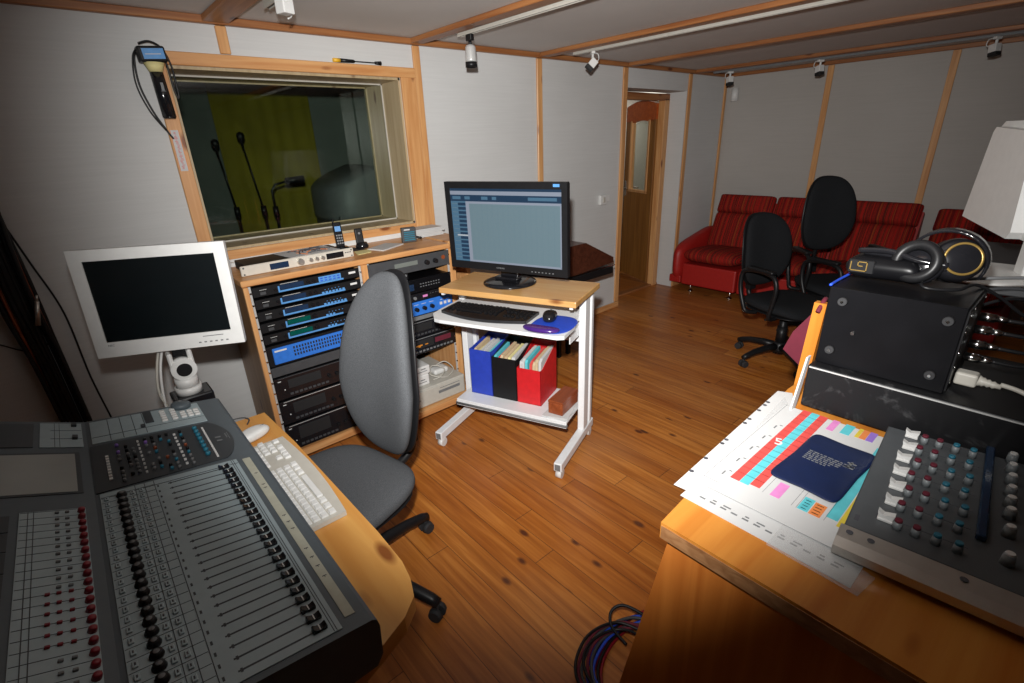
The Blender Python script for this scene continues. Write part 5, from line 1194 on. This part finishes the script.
for m_, lst in ((1, ((0.832, 1.20, 0.313, 0.331), (0.838, 1.20, 0.277, 0.295))), (2, ((0.832, 1.20, 0.2955, 0.3125), (0.832, 0.875, 0.192, 0.209), (1.15, 1.20, 0.222, 0.240), (0.845, 1.14, 0.148, 0.166))),
    (3, ((0.834, 0.885, 0.240, 0.257), (1.145, 1.20, 0.252, 0.266))), (4, ((0.832, 0.872, 0.172, 0.1905), (1.155, 1.20, 0.193, 0.205))), (5, ((1.155, 1.20, 0.179, 0.1925),)), (6, ((0.832, 1.15, 0.134, 0.1465), (1.155, 1.20, 0.2055, 0.213)))):
    b.m(m_)
    for q in lst: b.box(*blk(*q))
b.m(7)
for k in range(5): b.box(*blk(0.83+k*0.06, 0.845+k*0.06, 0.345, 0.348)); b.box(*blk(0.85+k*0.06, 0.853+k*0.06, 0.336, 0.342))
for y in (0.2685, 0.218, 0.2100, 0.165): b.box(*blk(0.832, 0.90, y, y+0.0006))
for k in range(4): b.box(*blk(0.838+k*0.009, 0.840+k*0.009, 0.196, 0.205)); b.box(*blk(0.838+k*0.009, 0.840+k*0.009, 0.176, 0.187))
for k in range(14): b.box(*blk(0.86+k*0.024, 0.861+k*0.024, 0.277, 0.331))
b.box(*blk(0.80, 0.801, 0.338, 0.368)); b.box(*blk(0.80, 1.20, 0.368, 0.3687))
obj('sheet', b, ['paper', 'pred', 'cyan', 'pink', 'porange', 'ppurple', 'pyellow', 'mgrey'], t, True)
text_b('5', 0.038, 'white', 'number_lettering', t, xform(t).inverted() @ basis((1.02, 0.316, zz+0.0018), (0.35, -0.94, 0), (0.94, 0.35, 0)))
t = thing('disc_wallet', 'navy blue soft wallet lying on the colour-striped timetable', 'wallet', (0.99, 0.218, zz+0.0015))
WM = Matrix.Translation((0.992, 0.218, zz+0.0015)) @ Matrix.Rotation(R_(-3), 4, 'Z')
b = B().xf(WM); b.pad(lambda u, v, w: Vector((u*0.110*(1-0.05*(1-abs(v))), v*0.062*(1-0.06*(1-abs(u))), 0.0055+w*(1.0-0.3*abs(u)))), n=9, T=0.005, seg=56); obj('cover', b, 'navy', t, True)
for k in range(6):
    txt = ['UNIVERSAL Audio 2', 'original disc sleeve', 'music and media', 'tel 0123 4567', 'www media', 'please return'][k]
    b = B().xf(WM)
    rr = random.Random(k+40); y = 0.038
    xx = 0.022-k*0.0068
    while y > -0.036+0.006*k:
        w = rr.uniform(0.004, 0.010); b.box(xx, xx+0.0028, y-w, y, 0.0104, 0.0108); y -= w+0.0022
    obj('lettering', b, 'mgrey', t, True)
b = B().xf(WM); b.box(0.014, 0.040, -0.037, -0.033, 0.0104, 0.0108); b.box(0.014, 0.018, -0.044, -0.026, 0.0104, 0.0108); b.box(0.032, 0.036, -0.044, -0.028, 0.0104, 0.0108); b.box(0.022, 0.026, -0.044, -0.030, 0.0104, 0.0108); obj('emblem', b, 'mgrey', t, True)
# small mixer
t = thing('small_mixer', 'small silver mixer with knobs in the right foreground on the cabinet', 'mixer', (0.97, 0.03, Z0))
MX0, MX1, MY0, MY1 = 0.762, 1.138, -0.125, 0.136
prf = [(0.735, Z0+0.0045), (0.722, Z0+0.0123), (0.722, Z0+0.0252), (0.735, Z0+0.0325), (0.760, Z0+0.0347), (MX1, Z0+0.0336), (1.155, Z0+0.0252), (1.155, Z0+0.0045)]
b = B(); b.prism(prf, MY0+0.004, MY1-0.004, 'y'); obj('body', b, 'dgrey', t, True)
prf2 = [(0.730, Z0+0.0022), (0.716, Z0+0.0112), (0.716, Z0+0.0263), (0.731, Z0+0.0342), (0.762, Z0+0.0361), (0.762, Z0+0.0347), (0.735, Z0+0.0328), (0.7215, Z0+0.0252), (0.7215, Z0+0.0118), (0.735, Z0+0.0022)]
b = B(); b.prism(prf2, MY0, MY1, 'y'); obj('front_lip', b, 'silver', t, True)
b = B()
for y in (0.122, 0.095, -0.01): b = B(); b.cyl((0.748, y, Z0+0.0358), (0.748, y, Z0+0.0367), 0.0048, seg=12); obj('screw', b, 'ink', t, True)
b = B(); b.box(0.766, MX1-0.003, MY0+0.008, MY1-0.006, Z0+0.0339, Z0+0.0350); obj('top_panel', b, 'mixpanel', t, True)
zt = Z0+0.0350
lv = B(); lv.box(-0.008, 0.008, -0.010, 0.010, 0.0, 0.005, 0.001, 1); lv.prism([(-0.009, 0.005), (0.009, 0.005), (0.011, 0.016), (0.003, 0.011), (-0.011, 0.015)], -0.0055, 0.0055, 'x')
src = obj('fader_cap', lv, 'white', t); first = True
offs = Vector(t.location)
rows = [1.118-i*0.0505 for i in range(7)]
for i, x in enumerate(rows):
    p = Vector((x, 0.092-0.002*(i % 2)-(0.004 if i > 3 else 0), zt))-offs
    if first: src.location = p; first = False
    else: put('fader_cap', src, t, p)
def stalk(col):
    q = B(); q.cyl((0, 0, 0), (0, 0, 0.014), 0.0062, 0.0055, 14); q.m(1).cyl((0, 0, 0.0141), (0, 0, 0.019), 0.0052, 0.0045, 14)
    return obj('knob', q, ['knobgrey', col], t)
cols = [(0.072, 'burg'), (0.050, 'burg'), (0.026, 'teal'), (0.002, 'teal'), (-0.095, 'mgrey')]
for y, col in cols:
    s_ = stalk(col)
    for i, x in enumerate(rows):
        p = Vector((x-0.012-0.06*0, y+(0.003 if i % 2 else 0), zt))-offs
        if i == 0: s_.location = p
        else: put('knob', s_, t, p)
b = B(); b.box(0.85, 1.15, -0.027, -0.015, zt, zt+0.012, 0.002, 1); obj('button_strip', b, 'lcdb', t, True)
q = B(); q.cyl((0, 0, 0), (0, 0, 0.018), 0.008, 0.007, 16); q.m(1).cyl((0, 0, 0.0181), (0, 0, 0.021), 0.006, 0.005, 14); s_ = obj('output_knob', q, ['knobgrey', 'white'], t)
for i, x in enumerate([1.13, 1.09, 1.05, 1.01, 0.975, 0.94, 0.89, 0.82]):
    p = Vector((x, -0.050, zt))-offs
    if i == 0: s_.location = p
    else: put('output_knob', s_, t, p)
b = B()
for x in rows: b.box(x+0.006, x+0.007, -0.01, 0.10, zt, zt+0.0004)
b.box(0.785, 0.80, 0.118, 0.124, zt, zt+0.0004); b.box(0.81, 0.825, 0.095, 0.10, zt, zt+0.0004); obj('panel_lines', b, 'ink', t, True)
t.rotation_euler.z = R_(5); _p = Vector((0.762, 0.122, 0)); _l = Vector(t.location); _d = Matrix.Rotation(R_(5), 3, 'Z') @ (_l-Vector((0.762, 0.122, _l.z))); t.location = (1.046*(0.772+_d.x), 1.046*(0.116+_d.y), _l.z); t.scale = (1.046, 1.046, 1)
# lower black deck
t = thing('black_deck', 'wide low black equipment case on the cabinet behind the papers', 'equipment case', (1.36, 0.0, Z0))
b = B(); b.box(1.222, 1.56, -0.50, 0.348, Z0+0.006, 0.985, 0.004, 2); obj('case', b, 'smudged', t, True)
b = B(); b.box(1.2195, 1.2215, -0.495, 0.344, 0.9795, 0.9825); obj('edge_trim', b, 'silverp', t, True)
for x in (1.25, 1.52):
    for y in (-0.45, 0.31):
        b = B(); b.cyl((x, y, Z0), (x, y, Z0+0.0058), 0.015, seg=16); obj('foot', b, 'rubber', t, True)
# white document wallet leaning on the case
b = B(); b.prism([(1.175, Z0), (1.205, Z0), (1.245, 1.00), (1.225, 1.00)], 0.3515, 0.3555, 'y'); tag(obj('document_sleeve', b, 'paper'), 'white edge of a document sleeve standing at the left end of the black case', 'document sleeve')
# upper black box lying on its side, underside toward the camera
t = thing('black_amplifier', 'black metal amplifier box with round rubber feet facing the camera, on the wide black case', 'amplifier', (1.34, 0.22, 0.9855))
BX0, BX1, BY0, BY1, BZ0, BZ1 = 1.250, 1.450, 0.103, 0.343, 0.986, 1.171
b = B(); b.box(BX0, BX1, BY0, BY1, BZ0, BZ1, 0.002, 1); obj('case', b, 'blackmetal', t, True)
for y, z in ((0.313, 1.142), (0.128, 1.140), (0.318, 1.024), (0.131, 1.021)):
    b = B(); b.cyl((BX0-0.0003, y, z), (BX0-0.007, y, z), 0.0105, 0.0085, 20); ft = obj('rubber_foot', b, 'rubber', t, True)
    b = B(); b.cyl((BX0-0.0072, y, z), (BX0-0.009, y, z), 0.0035, 0.003, 12); obj('screw', b, 'chrome', ft, True)
b = B(); b.cyl((BX0-0.0003, 0.281, 1.074), (BX0-0.003, 0.281, 1.074), 0.005, 0.004, 14); obj('screw', b, 'chrome', t, True)
b = B(); b.box(BX0+0.004, BX1-0.01, BY0-0.003, BY0-0.0003, BZ0+0.006, BZ1-0.006); b.m(1)
for x, z in ((1.262, 1.155), (1.30, 1.16), (1.43, 1.155), (1.262, 1.075), (1.262, 1.045), (1.262, 1.01), (1.36, 1.005), (1.43, 1.01), (1.262, 1.12)): b.cyl((x, BY0-0.003, z), (x, BY0-0.0055, z), 0.0035, seg=8)
obj('rear_panel', b, ['black', 'chrome'], t, True)
b = B(); b.tube([(BX0+0.004, BY1+0.002, BZ1+0.003), (1.33, BY1+0.003, BZ1+0.003), (1.43, BY1-0.005, BZ1+0.006), (1.47, BY1-0.03, BZ1+0.010)], 0.003, 8, 5); tag(obj('blue_cord', b, 'blue'), 'bright blue cord along the top left edge of the black amplifier box', 'cord')
# plugs and cords on its right side
for k, (x, z, l) in enumerate(((1.405, 1.118, 'topmost silver plug in the side of the black amplifier box'), (1.375, 1.098, 'second silver plug from the top in the black amplifier box'), (1.365, 1.068, 'third silver plug from the top in the black amplifier box'), (1.335, 1.048, 'lowest silver plug in the black amplifier box, above the white one'))):
    t = thing('audio_plug', l, 'plug', (x, BY0-0.006, z), 0, 'silver plugs in the black amplifier box')
    y = BY0-0.006
    b = B(); b.cyl((x, y, z), (x, y-0.026, z), 0.0092, 0.0092, 16); b.cyl((x, y-0.026, z), (x, y-0.045, z), 0.0072, 0.005, 14); obj('plug_body', b, 'chrome', t, True)
    b = B(); b.tube([(x, y-0.045, z), (x+0.01, y-0.08, z-0.003), (x+0.03, y-0.13, z-0.015+0.004*k), (x+0.06, y-0.25, z-0.04), (x+0.10, y-0.5, z-0.075+0.004*k)], 0.0042, 8, 6); obj('cord', b, 'black', t, True)
t = thing('power_plug', 'white power plug with ribbed neck low in the side of the black amplifier box', 'plug', (1.31, BY0-0.006, 1.005))
y = BY0-0.006; z = 1.012
b = B(); b.box(1.292, 1.322, y-0.036, y, z-0.014, z+0.014, 0.005, 3); obj('plug_body', b, 'cream', t, True)
b = B(); b.lathe([(0.012, 0), (0.009, 0.006), (0.010, 0.008), (0.007, 0.012), (0.009, 0.016), (0.006, 0.020), (0.008, 0.024), (0.0055, 0.028), (0.005, 0.036)], (0, 0, 0), 'z', 14); b.bm.transform(Matrix.Translation((1.307, y-0.036, z)) @ Matrix.Rotation(R_(95), 4, 'X')); obj('strain_relief', b, 'cream', t, True)
b = B(); b.tube([(1.307, y-0.070, z+0.002), (1.30, y-0.10, z), (1.29, y-0.14, z-0.012), (1.27, y-0.20, z-0.018), (1.26, y-0.4, z-0.019)], 0.0048, 8, 6); obj('cord', b, 'cream', t, True)
# pouch with the gold spiral mark
t = thing('headphone_pouch', 'black pouch with a gold square spiral mark on top of the amplifier box', 'pouch', (1.38, 0.28, BZ1+0.001))
zb = BZ1+0.001
b = B(); b.xf(Matrix.Translation((1.375, 0.275, zb+0.034)) @ Matrix.Rotation(R_(-4), 4, 'X')); b.pad(lambda u, v, w: Vector((u*0.055, v*0.070, w+0.004*v)), n=8, T=0.026, seg=48); obj('pouch_body', b, 'blackmetal', t, True)
# spiral drawn with square strokes on the face turned to the camera
G = [(0, 0), (0, -3), (5, -3), (5, 0.2), (2.2, 0.2), (2.2, -1.3), (3.6, -1.3)]
b = B(); gs = 0.0062; gy, gz = 0.330, zb+0.047
P_ = [(gy-u*gs, gz+v*gs) for u, v in G]
for (a, c), (d, e_) in zip(P_[:-1], P_[1:]): b.box(1.3155, 1.3185, min(a, d)-0.0009, max(a, d)+0.0009, min(c, e_)-0.0009, max(c, e_)+0.0009)
obj('gold_mark', b, 'gold', t, True)
b = B(); b.box(1.3188, 1.34, 0.285, 0.3355, zb+0.022, zb+0.052, 0.002, 1); obj('mark_patch', b, 'black', t, True)
for k in range(4):
    b = B(); b.tube([(1.36+k*0.01, 0.33-0.01*k, zb+0.066-k*0.006), (1.35+k*0.008, 0.27, zb+0.072-k*0.010), (1.345+k*0.01, 0.215, zb+0.060-k*0.012), (1.35+k*0.008, 0.165, zb+0.055-k*0.008)], 0.0065, 8, 6); obj('strap', b, 'blackgloss', t, True)
# headphones
t = thing('headphones', 'black headphones with gold rings lying on top of the amplifier box', 'headphones', (1.40, 0.17, zb))
HM = Matrix.Translation((1.395, 0.160, zb+0.060)) @ Matrix.Rotation(R_(28), 4, 'Z') @ Matrix.Rotation(R_(-72), 4, 'Y')
def cup(M_, s, nm='ear_cup'):
    b = B().xf(M_); b.lathe([(0.0, -0.030*s), (0.030, -0.030*s), (0.042, -0.022*s), (0.047, 0.0), (0.044, 0.010*s), (0.0, 0.010*s)], (0, 0, 0), 'z', 36); c = obj(nm, b, 'blackgloss', t, True)
    b = B().xf(M_); b.lathe([(0.036+0.011*math.cos(q*PI/6), (0.020+0.011*math.sin(q*PI/6))*s) for q in range(13)], (0, 0, 0), 'z', 36, False); obj('ear_pad', b, 'black', c, True)
    b = B().xf(M_); b.lathe([(0.0300, -0.0305*s), (0.0345, -0.0305*s), (0.0345, -0.028*s), (0.0300, -0.028*s), (0.0300, -0.0305*s)], (0, 0, 0), 'z', 36, False); obj('gold_ring', b, 'gold', c, True)
cup(HM, -1); 
HM2 = Matrix.Translation((1.36, 0.215, zb+0.052)) @ Matrix.Rotation(R_(-10), 4, 'Z') @ Matrix.Rotation(R_(-70), 4, 'Y'); cup(HM2, 1)
b = B(); pts = []
for i in range(21):
    a = R_(-28+236*i/20); pts.append((1.405-0.01*math.sin(a), 0.178-0.068*math.cos(a), zb+0.056+0.066*math.sin(a)))
vs = []; fs = []
for i, p in enumerate(pts):
    a = R_(-28+236*i/20); n_ = Vector((0, -math.cos(a), math.sin(a)))
    for (dx, dn) in ((-0.016, -0.003), (-0.016, 0.003), (0.016, 0.003), (0.016, -0.003)): vs.append((p[0]+dx, p[1]+n_.y*dn, p[2]+n_.z*dn))
for i in range(20):
    for k in range(4): fs.append((i*4+k, i*4+(k+1) % 4, i*4+4+(k+1) % 4, i*4+4+k))
fs += [(3, 2, 1, 0), (80, 81, 82, 83)]
b._vf(vs, fs, True); obj('headband', b, 'blackgloss', t, True)
b = B(); b.tube([(1.36, 0.205, zb+0.02), (1.33, 0.19, zb+0.008), (1.36, 0.14, zb+0.006), (1.42, 0.12, zb+0.008), (1.46, 0.08, zb-0.02), (1.50, 0.02, zb-0.07), (1.56, -0.1, zb-0.12)], 0.0035, 8, 6); obj('cord', b, 'black', t, True)
for k in range(3):
    b = B(); b.tube([(1.47, 0.16-0.02*k, zb+0.002-0.03*k), (1.52, 0.10-0.02*k, zb+0.006-0.02*k), (1.57, 0.02-0.02*k, zb+0.005-0.03*k), (1.60, -0.15, zb-0.02-0.03*k), (1.62, -0.4, zb-0.06-0.03*k)], 0.0038, 8, 6)
    tag(obj('loose_cable', b, ('mgrey', 'dgrey', 'black')[k]), ('pale grey cable arching right behind the black amplifier box', 'thin dark grey cable just below the pale grey one behind the amplifier box', 'black cable hanging lowest behind the amplifier box')[k], 'cable')
# back support: grey shelf unit with the white monitor
t = thing('equipment_shelf', 'dark grey shelf unit under the white monitor at the right picture edge', 'shelf', (2.2, -0.15, 0))
b = B(); b.box(1.80, 2.50, -0.60, 0.245, 1.075, 1.10, 0.004, 1); obj('top_board', b, 'dgrey', t, True)
for x in (1.84, 2.46):
    for y in (-0.56, 0.205):
        b = B(); b.box(x-0.02, x+0.02, y-0.02, y+0.02, 0, 1.0745); obj('leg', b, 'dgrey', t, True)
b = B(); b.box(1.82, 2.48, -0.58, 0.22, 0.40, 0.42); obj('lower_board', b, 'dgrey', t, True)
t = thing('white_computer_monitor', 'back of a white monitor leaning at the right picture edge', 'monitor', (2.12, 0.17, 1.10))
A_ = Vector((2.31, 0.300, 1.205)); B_ = Vector((1.885, 0.122, 1.205)); ev = (B_-A_).normalized(); nv = Vector((-ev.y, ev.x, 0)); nv = nv if nv.x < 0 or True else -nv
Lw = (B_-A_).length
QM = Matrix(((ev.x, nv.x, 0, A_.x), (ev.y, nv.y, 0, A_.y), (0, 0, 1, A_.z), (0, 0, 0, 1)))
if (QM.to_3x3() @ Vector((0, 1, 0))).dot(Vector((-1, -0.1, 0))) < 0: sg = -1
else: sg = 1
b = B().xf(QM)
out = [(0.0, 0.0), (Lw, 0.0), (Lw+0.03, 0.02), (Lw-0.01, 0.30), (0.085, 0.30), (0.06, 0.285)]
b.prism(out, -sg*0.03, -sg*0.055, 'y'); inn = [(0.055, 0.01), (Lw-0.03, 0.0), (Lw-0.01, 0.02), (Lw-0.05, 0.27), (0.125, 0.285), (0.11, 0.27)]
b.prism(inn, sg*0.0, -sg*0.03, 'y'); obj('housing', b, 'white', t, True)
b = B().xf(QM); b.box(0.44, 0.50, sg*-0.052, sg*-0.035, -0.09, 0.02, 0.006); obj('neck', b, 'white', t, True)
b = B().xf(QM); b.pad(lambda u, v, w: Vector((0.46+u*0.13, -0.02+v*0.11, -0.0945+w)), n=2.6, T=0.009); obj('base', b, 'white', t, True)
b = B(); b.box(1.86, 2.02, -0.32, 0.165, 1.1005, 1.118, 0.004, 1); tag(obj('keyboard_edge', b, 'white'), 'white flat keyboard edge under the leaning white monitor', 'keyboard')
# pine board and burgundy cloth behind the cabinet
b = B(); b.prism([(0.440, 0.0), (0.470, 0.0), (0.425, 1.072), (0.395, 1.072)], 1.44, 1.462, 'x'); tag(obj('pine_board', b, 'cabz'), 'narrow upright pine board leaning behind the black case', 'board')
t = thing('burgundy_bag', 'burgundy cloth bag hanging behind the upright pine board', 'bag', (1.62, 0.5, 0))
b = B(); b.prism([(0.44, 1.02), (0.40, 0.96), (0.41, 0.86), (0.46, 0.80), (0.535, 0.855), (0.515, 0.92), (0.475, 0.985)], 1.60, 1.66, 'x'); obj('bag_body', b, 'burg', t, True)
b = B(); b.tube([(1.63, 0.44, 1.0), (1.56, 0.43, 1.045), (1.47, 0.41, 1.076), (1.43, 0.41, 1.05)], 0.006, 8, 6); obj('strap', b, 'burg', t, True)
# cables on the floor beside the cabinet
rr = random.Random(17)
for k, (mt, l) in enumerate((('redk', 'red cable coiled on the floor against the right-hand cabinet'), ('black', 'black cable looping highest from the floor beside the right-hand cabinet'), ('blue', 'blue cable in the coil on the floor beside the right-hand cabinet'), ('dgrey', 'dark grey cable outermost in the coil beside the right-hand cabinet'), ('burg', 'dark red cable at the bottom of the floor cable coil'), ('black', 'thin black cable low in the floor cable coil beside the cabinet'))):
    c = Vector((0.96-0.02*k, 0.56+0.006*k, 0)); R1, R2 = 0.22-0.016*k, 0.105+0.010*rr.random(); pts = []
    for i in range(15):
        a = 2*PI*i/15*1.9; f_ = 1-0.02*i; pts.append((c.x+R1*math.cos(a)*f_+rr.uniform(-.008, .008), c.y+R2*math.sin(a)*f_, 0.008+0.0085*k+0.006*(i % 3)))
    b = B(); b.tube(pts, 0.0048, 7, 6); tag(obj('floor_cable', b, mt), l, 'cable', 'cables coiled on the floor')
b = B(); b.tube([(0.93, 0.60, 0.05), (0.94, 0.665, 0.06), (0.97, 0.69, 0.08), (1.01, 0.67, 0.09), (1.04, 0.60, 0.07), (1.04, 0.54, 0.03)], 0.005, 8, 6); tag(obj('floor_cable', b, 'black'), 'black cable loop standing up from the coil on the floor', 'cable')
# ================================================================ light
def light(kind, name, loc, energy, **kw):
    l = bpy.data.lights.new(name, kind); l.energy = energy
    for k, v in kw.items(): setattr(l, k, v)
    o = bpy.data.objects.new(name, l); C.objects.link(o); o.location = loc; return o
# the photographer's flash, in the hot shoe just above the lens
fl = Vector((0, 0, CAMH)) + CU*0.16 - CR*0.03
tgt = fl + (_f*FPX + CR*(560-512) + CU*(341.5-235))
f = light('SPOT', 'camera_flash', fl, 415, spot_size=R_(104), spot_blend=1.0, shadow_soft_size=0.025, color=(1.0, 0.985, 0.96))
f.rotation_euler = (tgt-fl).to_track_quat('-Z', 'Y').to_euler()
light('POINT', 'hall_fill', (5.2, 3.45, 1.75), 7, shadow_soft_size=0.08, color=(1.0, 0.95, 0.85))  # added fill light without a fixture, brightens the hall behind the door
w_ = bpy.data.worlds.new('world'); bpy.context.scene.world = w_; w_.use_nodes = True
w_.node_tree.nodes['Background'].inputs[0].default_value = (0.5, 0.5, 0.55, 1); w_.node_tree.nodes['Background'].inputs[1].default_value = 0.02
vs = bpy.context.scene.view_settings
vs.view_transform = 'Standard'; vs.look = 'None'; vs.gamma = 1; vs.use_curve_mapping = False; vs.exposure = 0.0
